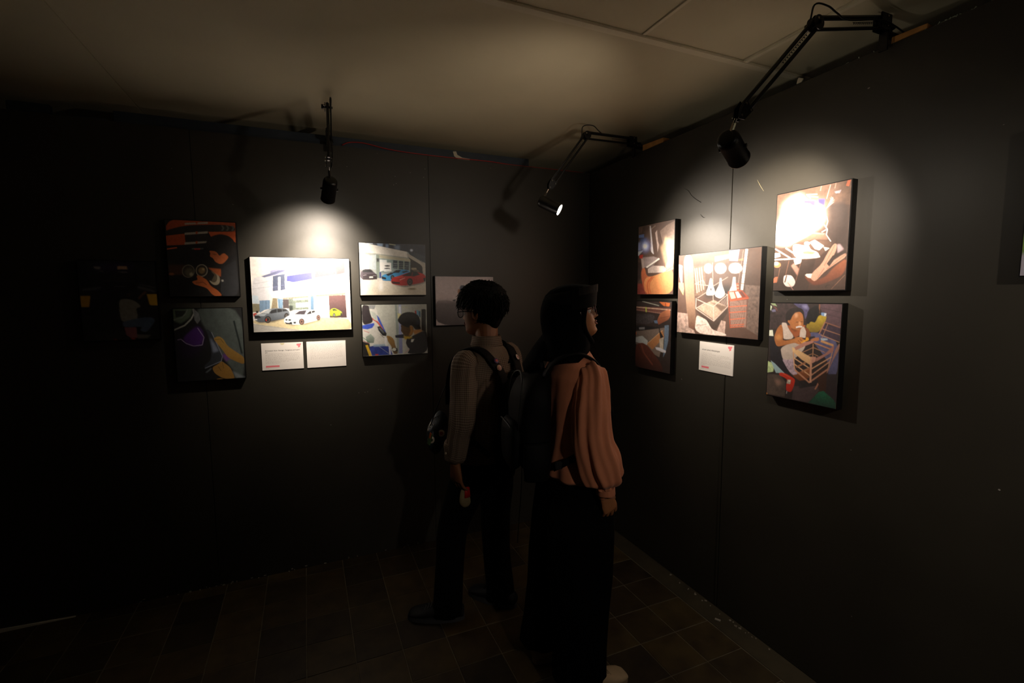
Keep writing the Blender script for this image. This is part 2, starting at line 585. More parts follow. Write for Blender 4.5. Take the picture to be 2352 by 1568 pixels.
def framed(pic, side, a, b, z0, z1, label, group=None):
    """a = left edge, b = right edge as seen; left wall: x values, right wall: y values"""
    t = TF
    if side == 'L':
        o = thing('framed_photograph', label, 'photograph', ((a + b) / 2, 0, z0), group=group)
        at = lambda u, z: (u - (a + b) / 2, -t - .0004, z - z0)
        bx = lambda c0, c1, h0, h1, d0, d1: (((c0 + c1) / 2 - (a + b) / 2, -(d0 + d1) / 2, (h0 + h1) / 2 - z0), (abs(c1 - c0), d1 - d0, h1 - h0))
    else:
        o = thing('framed_photograph', label, 'photograph', (0, (a + b) / 2, z0), group=group)
        at = lambda u, z: (-t - .0004, u - (a + b) / 2, z - z0)
        bx = lambda c0, c1, h0, h1, d0, d1: ((-(d0 + d1) / 2, (c0 + c1) / 2 - (a + b) / 2, (h0 + h1) / 2 - z0), (d1 - d0, abs(c1 - c0), h1 - h0))
    s = 1 if b > a else -1
    e = .0035
    f = MB()
    c, d = bx(a - s * e, b + s * e, z0 - e, z1 + e, 0, t)
    f.box(c, d, bevel=.0012)
    f.build('frame_box', M_FRAME, o)
    me = pic.mesh(a, b, z0, z1, at)
    me.materials.append(M_PRINT)
    p = bpy.data.objects.new('photo_print', me)
    COL.objects.link(p); p.parent = o
    return o


# --- left wall, far left: worker under a lifted car, in the dark
p = Pic(90, 110, [(112, 130), (1338, 135), (1400, 1355), (245, 1385)], '#121316', 1)
p.P('#0a0a0c', [(118, 300), (1340, 300), (1380, 620), (200, 650)], soft=6)
p.P('#2c1c48', [(380, 190), (940, 175), (1000, 210), (990, 270), (390, 290)], soft=3)
p.P('#c09a78', [(745, 225), (895, 222), (905, 270), (750, 272)]).P('#8c8a86', [(378, 235), (490, 230), (480, 275), (400, 270)])
p.L('#7a7a78', 10, [(460, 300), (540, 308)]).L('#8a8a8a', 9, [(765, 313), (905, 317)]).L('#45454a', 6, [(500, 462), (1020, 455)])
p.L('#6a6c70', 22, [(210, 600), (370, 585), (500, 560)], soft=1).L('#6a6c70', 22, [(1060, 550), (1200, 585), (1330, 620)], soft=1).L('#55575a', 10, [(1095, 510), (1330, 555)])
p.L('#55575a', 12, [(690, 540), (860, 540)]).L('#4a3020', 40, [(900, 700), (940, 650)])
p.P('#c89a20', [(188, 697), (335, 697), (320, 862), (205, 865)]).P('#d2a422', [(1203, 662), (1370, 665), (1383, 838), (1245, 832)])
p.P('#86827a', [(770, 800), (790, 750), (870, 735), (980, 755), (1060, 800), (1110, 860), (1030, 880), (1060, 1010), (1020, 1080), (820, 1095), (785, 1000)], mot=.2)
p.L('#6a4428', 34, [(1070, 740), (1120, 680), (1190, 620)])
p.P('#50627e', [(820, 1090), (1060, 1035), (1250, 1015), (1320, 1050), (1310, 1100), (1190, 1255), (1080, 1220), (1130, 1160), (900, 1175), (830, 1160)], mot=.2)
p.P('#9a5c64', [(850, 1175), (1035, 1175), (1045, 1330), (960, 1340), (880, 1290)]).P('#6a6a66', [(1040, 1280), (1260, 1290), (1200, 1340), (1050, 1340)])
p.P('#303030', [(490, 1060), (620, 1060), (560, 1140)], soft=3).E('#c84018', 720, 1356, 30, 9).E('#c84018', 985, 1348, 34, 10)
p.P('#3a3a34', [(480, 1290), (860, 1240), (880, 1340), (450, 1370)], soft=6)
framed(p, 'L', -2.859, -2.555, 1.386, 1.772, 'nearly black photo of a worker seated under a lifted car, far left')

# --- man holding exhaust pipes behind an orange car
p = Pic(168, 178, [(133, 122), (697, 138), (738, 733), (180, 730)], '#0c0908', 2)
p.P('#a8451a', [(145, 175), (170, 140), (205, 124), (697, 140), (697, 210), (150, 215)], mot=.15).P('#1a1614', [(143, 208), (300, 166), (600, 155), (695, 175), (695, 211), (480, 212), (150, 242)])
for q in (590, 630, 672): p.P('#5c5d58', [(q - 10, 163), (q + 5, 165), (q + 18, 185), (q + 5, 207), (q - 10, 205), (q + 2, 185)])
p.P('#b64c1c', [(145, 252), (290, 233), (300, 320), (152, 328)], mot=.1).P('#c2521e', [(478, 216), (697, 212), (700, 300), (620, 245), (500, 255)])
p.P('#221c1a', [(298, 240), (470, 228), (485, 290), (300, 305)], mot=.5)
for a, b, c in ((138, 149, 163), (212, 226, 243), (290, 302, 320)):
    p.P('#a89f90', [(292, b), (475, a), (473, b + 2), (290, c)]).P('#b64c1c', [(378, (a + b) / 2 - 4), (395, (a + b) / 2 - 5), (393, c - 10), (377, c - 9)])
p.L('#e0683a', 9, [(153, 356), (232, 344)]).L('#5a6058', 10, [(348, 352), (440, 350)]).L('#c0281c', 9, [(368, 355), (415, 354)])
p.P('#4a2c18', [(165, 478), (300, 480), (300, 560), (175, 560)], soft=2).E('#a8663a', 190, 552, 22, 8, soft=1)
p.E('#8c8474', 322, 530, 50, 52).E('#3c342a', 322, 530, 44, 46).E('#6c6450', 330, 540, 34, 34, soft=2).E('#b8b090', 345, 555, 14, 14, soft=1)
p.P('#211c1a', [(430, 475), (560, 540), (590, 600), (520, 640), (400, 560)])
p.E('#a89c84', 530, 590, 42, 55, rot=-.5).E('#5f5542', 515, 575, 34, 48, rot=-.5).P('#1c1917', [(470, 500), (530, 560), (505, 610), (455, 590)])
p.E('#a39a88', 428, 525, 48, 50).E('#2c241c', 428, 525, 41, 43).E('#8a7048', 428, 525, 26, 25, soft=1).E('#c8b080', 440, 515, 10, 8, soft=1)
p.P('#b85c2c', [(480, 503), (588, 515), (582, 575), (545, 555)], soft=1)
p.P('#c4642e', [(348, 612), (400, 600), (385, 570), (400, 560), (430, 575), (470, 600), (500, 650), (560, 685), (598, 730), (525, 731), (470, 665), (430, 652), (370, 636)]).L('#6a3014', 4, [(380, 625), (440, 618), (470, 640)])
p.P('#232326', [(700, 400), (738, 733), (595, 733), (580, 690), (585, 520), (575, 480), (600, 470), (650, 412)], c2='#2c2d31').P('#141214', [(655, 408), (700, 400), (702, 440), (600, 500), (585, 520), (578, 480)])
p.P('#bf6230', [(485, 365), (545, 372), (572, 408), (590, 390), (615, 385), (628, 400), (645, 420), (600, 470), (570, 473), (535, 455), (518, 425), (491, 412), (497, 390)]).L('#5c2a14', 5, [(515, 392), (545, 398)])
p.P('#1c1614', [(455, 315), (470, 285), (500, 252), (570, 231), (640, 244), (690, 285), (702, 380), (690, 400), (648, 412), (625, 400), (610, 385), (585, 393), (570, 410), (545, 375), (500, 362), (468, 345)], mot=.5, cell=5)
p.P('#b8b4ac', [(585, 600), (603, 598), (605, 613), (590, 616)])
framed(p, 'L', -2.499, -2.191, 1.600, 1.982, 'photo of a dark-haired man gripping exhaust pipes under an orange striped car')

# --- hands fitting a panel onto a purple car
p = Pic(165, 172, [(195, 835), (742, 825), (780, 1392), (240, 1405)], '#0e0e10', 3)
p.P('#4c5552', [(385, 828), (745, 822), (778, 1395), (690, 1340), (600, 1230), (500, 1060), (430, 960), (400, 880)], mot=.22, cell=20, soft=2)
p.P('#5a6a58', [(198, 838), (350, 832), (330, 900), (260, 950), (205, 930)], soft=2).P('#252b28', [(215, 850), (300, 850), (280, 890), (220, 905)])
p.L('#a7aaa2', 11, [(205, 1002), (290, 965), (340, 915), (362, 870), (355, 835)]).L('#788078', 9, [(205, 922), (265, 905), (300, 870), (310, 840)])
p.P('#6c6f72', [(355, 833), (398, 868), (412, 920), (388, 955), (365, 920)], mot=.3)
p.P('#1b0c2a', [(230, 1080), (400, 960), (440, 1010), (450, 1120), (380, 1210), (260, 1230)], soft=6)
p.P('#46186c', [(392, 968), (432, 1010), (438, 1090), (400, 1130), (330, 1122), (270, 1075), (330, 1010)], soft=2)
p.L('#b0a0c4', 5, [(235, 1078), (262, 1072), (300, 1105), (360, 1127), (428, 1120), (441, 1060), (390, 985)], a=.8)
p.P('#2b3038', [(455, 985), (500, 1020), (590, 1210), (580, 1250), (448, 1310), (445, 1280), (500, 1240), (500, 1140)]).P('#778094', [(490, 1062), (525, 1110), (560, 1170), (515, 1182), (500, 1120)], soft=2)
p.L('#8a90a0', 5, [(450, 1305), (580, 1252), (590, 1212), (500, 1020)])
p.L('#14201f', 15, [(680, 930), (698, 1000), (720, 1080), (748, 1195)])
p.P('#6a3a80', [(585, 1200), (680, 1170), (710, 1190), (620, 1255)], soft=2)
p.P('#a5803a', [(513, 1068), (560, 1050), (600, 1080), (628, 1130), (700, 1180), (768, 1225), (770, 1285), (700, 1258), (630, 1222), (590, 1162), (545, 1110)], c2='#8a6426').L('#5c4418', 4, [(530, 1080), (575, 1075), (600, 1110)])
p.P('#9c7230', [(505, 1300), (560, 1272), (580, 1250), (610, 1270), (655, 1305), (685, 1370), (690, 1396), (600, 1392), (530, 1350)]).L('#5a4018', 4, [(555, 1290), (580, 1330)]).L('#5a4018', 4, [(590, 1262), (600, 1310)])
p.P('#7b8488', [(670, 1328), (778, 1388), (700, 1390)], soft=2).P('#565c60', [(450, 1340), (500, 1300), (505, 1312), (470, 1340)]).E('#9c7230', 570, 1396, 25, 7)
framed(p, 'L', -2.493, -2.187, 1.160, 1.536, 'photo of two hands fitting a trim panel on a purple car')

# --- workshop front with three cars (large)
p = Pic(240, 182, [(120, 103), (1315, 130), (1340, 972), (175, 1008)], '#e6e1dd', 4)
p.P('#ccccd2', [(155, 365), (270, 335), (400, 330), (400, 520), (370, 625), (245, 630), (235, 668), (155, 665)]).P('#bccbd8', [(155, 565), (225, 573), (240, 668), (155, 660)])
for y0, y1 in ((430, 385), (490, 462)): p.L('#8c8c96', 3, [(160, y0), (280, y0 - 15), (385, y1)])
p.P('#7b765f', [(155, 666), (240, 669), (245, 760), (160, 770)], mot=.3, cell=3)
p.P('#6f8ba8', [(241, 630), (370, 622), (374, 725), (300, 742), (245, 775)]).L('#3c4c60', 4, [(320, 628), (322, 735)]).L('#56708c', 3, [(280, 630), (282, 755)]).L('#56708c', 3, [(348, 626), (350, 730)])
p.P('#8a8cb0', [(355, 275), (480, 245), (700, 190), (1140, 140), (1145, 240), (900, 258), (560, 300), (400, 335)]).P('#5f6484', [(262, 340), (470, 268), (560, 262), (400, 330), (300, 352)])
for k in range(26): p.L('#4a5274', 4, [(420 + k * 26, 312 - k * 5), (433 + k * 26, 286 - k * 5)], a=.6).L('#4a5274', 4, [(433 + k * 26, 286 - k * 5), (446 + k * 26, 305 - k * 5)], a=.6)
p.L('#5a5c86', 5, [(300, 350), (560, 270), (1140, 180)], a=.7)
p.P('#454e68', [(400, 335), (560, 305), (560, 508), (400, 522)], mot=.2).P('#e9ebf0', [(465, 350), (492, 345), (492, 515), (466, 518)]).P('#eeeef2', [(545, 318), (562, 315), (562, 508), (547, 510)])
p.P('#3c4084', [(567, 335), (870, 288), (872, 372), (640, 415), (600, 400), (567, 402)]).P('#6c4a54', [(902, 275), (1150, 215), (1155, 318), (905, 360)], mot=.1).P('#73484e', [(1140, 142), (1258, 132), (1268, 300), (1160, 325)], mot=.1)
p.P('#f3f2f4', [(570, 400), (640, 416), (900, 372), (1265, 322), (1268, 455), (900, 490), (400, 530), (400, 518), (570, 500)])
p.L('#7478a0', 4, [(400, 470), (560, 440)]).L('#8c8ca8', 4, [(640, 425), (870, 385)]).P('#f6f5f6', [(870, 262), (902, 258), (908, 500), (875, 502)])
for k in range(9): p.L('#666c88', 4, [(412 + k * 17, 470), (414 + k * 17, 516)])
p.P('#ede8da', [(372, 542), (1265, 448), (1270, 530), (400, 602)]).P('#8a8470', [(400, 600), (515, 598), (1270, 532), (1270, 560), (525, 612), (520, 605)])
for k in range(22): p.L('#4a463c', 3, [(540 + k * 33, 598 - k * 3), (541 + k * 33, 610 - k * 3)])
p.P('#867b62', [(380, 600), (455, 603), (460, 720), (375, 728)], mot=.4, cell=3).P('#d8d4c8', [(370, 560), (400, 600), (382, 728), (368, 728)])
p.P('#7393b0', [(455, 603), (520, 612), (520, 722), (468, 722)]).L('#3f5a76', 4, [(478, 612), (480, 718)]).P('#4a4244', [(520, 614), (590, 612), (595, 722), (522, 722)])
p.P('#6f7a70', [(590, 608), (832, 590), (832, 735), (600, 745)], mot=.5, cell=5).P('#a8b0a8', [(640, 606), (830, 592), (830, 615), (645, 630)]).P('#e4e4dc', [(675, 660), (830, 650), (830, 705), (680, 712)], mot=.2, cell=4)
p.P('#2c3430', [(590, 690), (640, 690), (640, 750), (600, 760)], soft=1)
p.P('#f0f0f2', [(828, 580), (850, 576), (852, 742), (830, 738)]).P('#55738f', [(850, 580), (890, 574), (892, 742), (852, 738)]).P('#eef0f2', [(890, 574), (912, 572), (914, 745), (892, 742)])
p.P('#9db4cc', [(910, 588), (1065, 575), (1075, 832), (975, 832), (915, 770)])
for x in (945, 975, 1015, 1045): p.L('#5c7794', 3, [(x, 590), (x + 3, 800)])
p.L('#b4c6d8', 4, [(915, 690), (1065, 690)])
p.P('#5f4040', [(1068, 572), (1270, 562), (1285, 832), (1080, 834)], c2='#3a2628', mot=.1).P('#f2f1f2', [(1262, 130), (1316, 130), (1332, 905), (1288, 908)])
p.P('#d0c19a', [(165, 860), (540, 838), (1288, 828), (1340, 905), (1340, 975), (900, 992), (500, 955), (170, 908)], mot=.13, cell=9)
p.P('#b8b5ae', [(165, 905), (400, 935), (720, 978), (900, 990), (170, 1012)], mot=.05).L('#8c8878', 5, [(172, 915), (420, 945), (720, 980)], a=.6)
p.P('#b73424', [(165, 785), (205, 775), (215, 800), (175, 822)]).E('#2a2624', 215, 765, 16, 14)
p.P('#2a2a2c', [(200, 865), (560, 830), (600, 830), (400, 885), (240, 895)], soft=2)
p.P('#727a83', [(180, 800), (270, 782), (345, 733), (420, 720), (540, 720), (590, 745), (606, 795), (592, 828), (545, 845), (380, 868), (300, 888), (230, 885), (185, 862)], c2='#4c535c')
p.P('#a4adb4', [(185, 800), (270, 785), (330, 790), (300, 812), (190, 815)]).P('#1e2125', [(383, 745), (450, 726), (560, 732), (577, 752), (380, 784), (362, 776)]).P('#adb4ba', [(276, 780), (345, 737), (385, 740), (350, 784)])
p.L('#727a83', 5, [(450, 728), (452, 770)]).L('#727a83', 5, [(512, 730), (515, 762)]).P('#22262c', [(183, 805), (240, 808), (262, 835), (190, 845)]).P('#e8e8e6', [(187, 846), (215, 850), (215, 862), (188, 858)])
p.E('#191514', 342, 855, 38, 42).E('#63564e', 342, 855, 25, 29).E('#191514', 342, 855, 16, 20).P('#c42c1c', [(318, 848), (330, 845), (328, 872), (316, 870)]).E('#1b1716', 564, 812, 28, 36).E('#55504e', 564, 812, 15, 22)
p.P('#39362e', [(540, 905), (720, 918), (960, 855), (980, 862), (790, 915), (640, 925)], soft=2)
p.P('#dce9ee', [(533, 862), (545, 835), (600, 803), (680, 790), (740, 745), (820, 737), (890, 741), (930, 775), (970, 795), (972, 848), (920, 866), (780, 902), (720, 915), (620, 915), (540, 900)])
p.P('#b6c8d2', [(790, 868), (915, 838), (920, 862), (785, 898)]).P('#b9cbd5', [(560, 850), (700, 850), (705, 890), (570, 885)], a=.5)
p.P('#251f20', [(795, 795), (840, 755), (895, 747), (912, 764), (850, 790)]).L('#dce9ee', 5, [(862, 750), (866, 785)]).P('#39323a', [(658, 793), (718, 753), (808, 742), (780, 797)])
p.E('#191a1e', 563, 858, 14, 10).E('#191a1e', 603, 860, 18, 10).P('#202024', [(542, 886), (632, 884), (633, 913), (560, 908)]).P('#202024', [(645, 882), (680, 880), (676, 902), (650, 904)]).P('#f4f4f4', [(560, 878), (602, 880), (602, 893), (562, 892)])
p.P('#8fa5b4', [(635, 852), (695, 838), (698, 848), (640, 858)])
for x, y, rx, ry in ((745, 880, 33, 38), (944, 831, 25, 33)): p.E('#1d1818', x, y, rx, ry).E('#8d6a60', x, y, rx * .72, ry * .75).E('#2a2020', x, y, rx * .3, ry * .3); [p.L('#2a2020', 4, [(x, y), (x + rx * .7 * math.cos(q), y + ry * .72 * math.sin(q))]) for q in (0, 1.26, 2.5, 3.8, 5)]
p.P('#b3c62c', [(1073, 765), (1098, 728), (1140, 719), (1190, 742), (1226, 765), (1228, 800), (1150, 818), (1080, 814)], c2='#7f8f1c').P('#353a18', [(1108, 730), (1140, 726), (1178, 748), (1120, 752)]).E('#2c2a24', 1132, 802, 14, 25).E('#8a8680', 1132, 802, 7, 15).E('#2c2a24', 1217, 795, 9, 22).E('#a03020', 1084, 760, 7, 5)
framed(p, 'L', -2.1335, -1.6315, 1.404, 1.807, 'large photo of a workshop front with grey, white and green cars parked outside')

# --- showroom with red and blue sports cars
p = Pic(160, 126, [(122, 85), (890, 113), (903, 690), (148, 698)], '#aeb6b4', 5)
p.P('#28303f', [(190, 88), (895, 110), (895, 245), (680, 195), (400, 140), (205, 108)], mot=.4, cell=12).P('#8ca4c4', [(335, 95), (405, 98), (400, 138), (345, 130)], soft=1).P('#7b93b8', [(435, 105), (470, 107), (468, 150), (436, 145)], soft=1).P('#7488a4', [(530, 118), (600, 122), (596, 175), (545, 170)], soft=2)
p.L('#d0d0a8', 8, [(475, 105), (550, 118)]).P('#dbe8ff', [(210, 95), (290, 98), (285, 103), (215, 101)])
p.P('#e9e6df', [(122, 92), (200, 95), (680, 195), (690, 262), (330, 215), (130, 202)]).L('#a8a8a0', 4, [(130, 202), (330, 218), (690, 266)])
p.P('#c3cfd0', [(130, 225), (250, 228), (250, 400), (135, 400)]).P('#dbeaf6', [(135, 258), (195, 258), (198, 392), (137, 392)]).P('#e6f0f6', [(208, 262), (246, 262), (248, 395), (212, 395)]).P('#66788c', [(140, 310), (192, 310), (192, 372), (140, 372)], a=.6)
p.P('#c0bda6', [(328, 226), (725, 278), (725, 310), (330, 262)]).P('#8fa3a4', [(365, 270), (725, 312), (725, 420), (365, 440)], mot=.3, cell=8)
p.P('#eef4f8', [(368, 284), (450, 290), (452, 400), (372, 425)]).P('#f6f8f8', [(370, 315), (500, 322), (500, 400), (375, 420)]).P('#34444e', [(522, 292), (705, 308), (702, 405), (520, 385)], mot=.6, cell=5)
for y in (330, 352, 376): p.L('#a6b4b8', 3, [(525, y), (700, y + 5)])
for x in (575, 640): p.P('#a4b8ac', [(x, 290), (x + 12, 291), (x + 12, 400), (x, 398)])
p.E('#2c2c30', 455, 358, 32, 9).E('#3c3c42', 455, 388, 34, 9).P('#e8ecee', [(410, 395), (500, 390), (505, 420), (420, 425)]).P('#2c3c88', [(365, 430), (385, 430), (385, 500), (366, 500)])
p.P('#ccd8dc', [(250, 237), (325, 230), (332, 402), (260, 397)], c2='#b4c0c8').P('#8c9a90', [(325, 225), (362, 235), (364, 500), (332, 490)]).P('#30343a', [(330, 270), (362, 270), (360, 310), (335, 312)], soft=1)
p.P('#242220', [(690, 255), (862, 345), (865, 455), (720, 430), (722, 290)]).P('#2c3a4a', [(690, 195), (893, 240), (893, 325), (720, 232)], mot=.2)
for k in range(5): p.L('#58646c', 3, [(760, 200 + k * 13), (890, 258 + k * 15)])
p.P('#c3bdb2', [(678, 212), (715, 228), (860, 318), (893, 322), (893, 445), (862, 440), (860, 352), (690, 255)])
for k in range(9): p.P('#2c3640', [(705 + k * 17, 218 + k * 11), (722 + k * 17, 218 + k * 11), (722 + k * 17, 229 + k * 11)])
p.E('#dce8ff', 733, 178, 16, 13, soft=1).P('#a89c84', [(730, 380), (790, 378), (792, 400), (735, 402)]).P('#6c5c48', [(740, 402), (800, 400), (830, 425), (760, 420)], mot=.3)
p.P('#ddd8cf', [(135, 500), (500, 500), (903, 520), (903, 695), (140, 700)], c2='#d6ccb8', mot=.03, cell=20).P('#f2f2f0', [(375, 520), (395, 520), (405, 640), (360, 640)], soft=3)
p.E('#ae9c7a', 742, 621, 52, 12, soft=1).E('#8c7c5c', 742, 620, 34, 7)
p.P('#4f4650', [(138, 480), (148, 430), (170, 408), (200, 393), (270, 396), (300, 430), (338, 460), (342, 515), (172, 524)]).P('#1c1c22', [(172, 404), (262, 400), (290, 430), (172, 436)]).P('#2e2229', [(172, 450), (336, 455), (340, 512), (175, 520)]).L('#9a909a', 5, [(178, 468), (215, 462)]).L('#9a909a', 5, [(290, 470), (330, 470)]).P('#e4e0d8', [(247, 481), (292, 480), (292, 496), (250, 498)]).P('#7f7880', [(140, 400), (172, 395), (160, 410), (142, 470)])
p.P('#3c9cda', [(388, 480), (420, 455), (500, 440), (560, 405), (640, 400), (700, 408), (722, 440), (600, 480), (500, 532), (430, 528), (392, 512)]).P('#16181e', [(440, 455), (500, 432), (530, 445), (465, 475)]).P('#14161c', [(505, 438), (558, 407), (615, 404), (590, 438)]).P('#14161c', [(620, 425), (680, 412), (700, 420), (640, 438)])
p.P('#12141a', [(390, 478), (442, 492), (444, 515), (394, 507)]).E('#16161a', 516, 490, 22, 28).E('#5a5e64', 516, 490, 12, 17).L('#1c5c8c', 5, [(400, 525), (500, 530)])
p.P('#3c342c', [(510, 575), (640, 590), (720, 580), (893, 542), (893, 550), (720, 592), (640, 600)], soft=1)
p.P('#d32318', [(500, 520), (520, 490), (600, 470), (700, 430), (780, 424), (895, 455), (898, 540), (750, 572), (640, 588), (520, 570), (500, 548)], c2='#a3140e').P('#160f11', [(618, 472), (718, 427), (792, 424), (832, 456), (765, 478)]).P('#7c1510', [(740, 430), (750, 430), (742, 476), (734, 476)])
p.P('#240a0a', [(503, 534), (600, 546), (600, 564), (520, 562)]).L('#f2c8c0', 5, [(600, 520), (660, 495)]).E('#161214', 716, 540, 33, 42).E('#4c4040', 716, 540, 20, 28).E('#161214', 716, 540, 8, 11).L('#f06050', 5, [(560, 490), (640, 482)]).P('#160f11', [(868, 500), (895, 490), (895, 535), (880, 540)])
framed(p, 'L', -1.573, -1.188, 1.601, 1.903, 'photo of a showroom with red and blue sports cars and a staircase')

# --- man working on a motorcycle fairing with a heat gun
p = Pic(158, 122, [(152, 808), (908, 803), (925, 1370), (178, 1405)], '#c2c5bc', 6)
p.P('#b8bdb6', [(545, 808), (910, 803), (925, 1130), (560, 1130)], c2='#a5a9a2')
p.P('#93a09a', [(540, 808), (562, 808), (600, 1370), (570, 1375)]).P('#aebadb', [(582, 808), (612, 808), (634, 1370), (592, 1372)], c2='#7f86b8').P('#e0e4f0', [(585, 830), (606, 830), (608, 925), (590, 925)]).P('#dcd8a0', [(570, 908), (612, 915), (600, 975), (575, 965)])
p.L('#c4c870', 5, [(615, 836), (690, 840)], a=.5)
p.P('#b93028', [(770, 880), (786, 880), (790, 922), (772, 915)]).P('#76b4d8', [(788, 876), (812, 874), (815, 940), (795, 925)]).P('#3f6c8c', [(815, 885), (835, 885), (838, 960), (818, 945)]).P('#1f1f1d', [(845, 864), (889, 862), (896, 1118), (852, 1112)]).P('#5c6460', [(889, 870), (900, 870), (902, 1118), (895, 1118)])
p.P('#d9d8d2', [(240, 865), (320, 830), (345, 940), (445, 1135), (440, 1190), (480, 1290), (250, 1295), (165, 1180), (163, 1060), (280, 980)])
p.P('#c0c8c0', [(238, 868), (310, 900), (335, 940), (325, 985), (290, 960)]).P('#241a20', [(152, 808), (240, 815), (245, 870), (262, 930), (288, 985), (275, 1020), (165, 1046)], mot=.4, cell=7).P('#8a8e90', [(235, 812), (318, 815), (300, 860), (245, 855)], mot=.3)
p.P('#3354c8', [(165, 1046), (300, 1018), (305, 1040), (280, 1075), (225, 1092), (168, 1085)]).P('#3a5cc8', [(330, 925), (360, 960), (440, 1130), (428, 1130), (345, 990)]).P('#cc5a50', [(276, 950), (305, 985), (350, 1000), (425, 1120), (415, 1120), (330, 1010), (285, 985)])
p.L('#cc3c3c', 7, [(180, 1105), (245, 1130)], a=.75)
p.P('#0f1114', [(338, 1062), (370, 1055), (447, 1140), (442, 1170), (400, 1165), (352, 1105)]).P('#6c7478', [(352, 1078), (372, 1072), (420, 1130), (410, 1136)], soft=1).L('#24282c', 5, [(370, 1145), (410, 1185), (430, 1190)])
p.P('#a3b0a6', [(205, 1180), (262, 1143), (306, 1192), (300, 1247), (225, 1252)], c2='#6c7a70').L('#2c7c4c', 6, [(172, 1185), (250, 1240)]).L('#b02c30', 5, [(172, 1222), (250, 1256)])
p.P('#161210', [(170, 1230), (250, 1258), (262, 1398), (178, 1405)]).P('#d6ae24', [(203, 1275), (230, 1270), (278, 1396), (248, 1400)]).P('#20368e', [(245, 1292), (330, 1272), (480, 1290), (520, 1385), (280, 1396)], mot=.4, cell=12).L('#a8b0c8', 4, [(360, 1290), (480, 1375)]).P('#9cb4c8', [(290, 1268), (440, 1262), (450, 1282), (300, 1292)], soft=1)
p.P('#b22c24', [(315, 1378), (355, 1376), (350, 1392), (320, 1393)]).P('#d6d6e8', [(470, 1280), (488, 1282), (498, 1380), (480, 1382)])
p.P('#191a22', [(860, 1113), (918, 1123), (925, 1372), (680, 1378), (718, 1320), (690, 1300), (665, 1240), (700, 1200), (770, 1155)], mot=.15)
p.P('#523a18', [(603, 1040), (700, 1055), (755, 1060), (758, 1110), (742, 1160), (700, 1192), (662, 1182), (628, 1130), (610, 1112), (616, 1075)]).P('#a8742e', [(712, 1052), (738, 1050), (752, 1075), (748, 1110), (758, 1125), (735, 1160), (700, 1170), (725, 1110)], soft=1).P('#c88c48', [(750, 1105), (822, 1090), (862, 1113), (768, 1156)], soft=1)
p.P('#131112', [(568, 992), (600, 932), (640, 905), (690, 893), (760, 900), (815, 938), (835, 1000), (830, 1060), (847, 1092), (780, 1102), (752, 1062), (735, 1048), (712, 1052), (700, 1078), (612, 1042)]).P('#32405c', [(790, 1010), (825, 990), (830, 1040), (800, 1050)], a=.5, soft=3)
p.P('#1b2036', [(543, 1162), (640, 1148), (662, 1196), (550, 1190)]).P('#b99a20', [(640, 1172), (740, 1180), (742, 1192), (660, 1215)], soft=1).P('#e8e8e4', [(730, 1210), (768, 1205), (750, 1240), (730, 1240)]).P('#191a1e', [(680, 1200), (700, 1200), (705, 1300), (672, 1240)])
p.P('#a07a3c', [(445, 1163), (492, 1172), (532, 1205), (552, 1292), (582, 1374), (530, 1378), (510, 1300), (468, 1240), (452, 1200)], c2='#5c4420').L('#5f4520', 4, [(470, 1180), (500, 1215)]).P('#1b1a18', [(505, 1305), (572, 1310), (580, 1345), (520, 1350)]).E('#d0d4c8', 536, 1324, 22, 17).P('#e8e8ee', [(420, 1180), (455, 1195), (445, 1290), (430, 1270)], a=.7)
p.L('#d29098', 5, [(650, 1372), (710, 1325)])
framed(p, 'L', -1.570, -1.186, 1.241, 1.544, 'photo of a man heating white and blue motorcycle bodywork with a heat gun')

# --- dim photo behind the man: a hand with a camera above a dark car roof
p = Pic(128, 102, [(1010, 475), (1682, 485), (1690, 1040), (1020, 1040)], '#cbbdbf', 7)
p.P('#bfb0b2', [(1010, 475), (1685, 485), (1690, 700), (1012, 740)], c2='#d4c4c6', mot=.04)
p.P('#756a6e', [(1010, 752), (1150, 752), (1280, 782), (1400, 820), (1700, 830), (1695, 1045), (1015, 1045)], c2='#4a4145', mot=.06).P('#a39698', [(1012, 760), (1060, 750), (1160, 756), (1240, 775), (1150, 775), (1060, 772)], soft=2)
p.P('#262c44', [(1288, 582), (1350, 580), (1347, 622), (1385, 632), (1372, 680), (1335, 725), (1282, 720)]).L('#56608c', 8, [(1296, 600), (1290, 710)]).E('#a36c48', 1278, 655, 12, 32).E('#a36c48', 1290, 640, 9, 12).P('#8a2c30', [(1320, 660), (1350, 650), (1345, 700), (1320, 705)])
p.P('#32262a', [(1500, 700), (1525, 610), (1560, 572), (1620, 566), (1655, 600), (1680, 680), (1690, 800), (1500, 820)], soft=1)
p.P('#302c30', [(1205, 752), (1230, 742), (1285, 745), (1282, 775), (1215, 765)]).P('#b0a8a8', [(1240, 748), (1256, 746), (1256, 768), (1242, 766)])
framed(p, 'L', -1.128, -.746, 1.411, 1.714, 'dim grey photo of a raised camera, on the wall behind the head of the man')

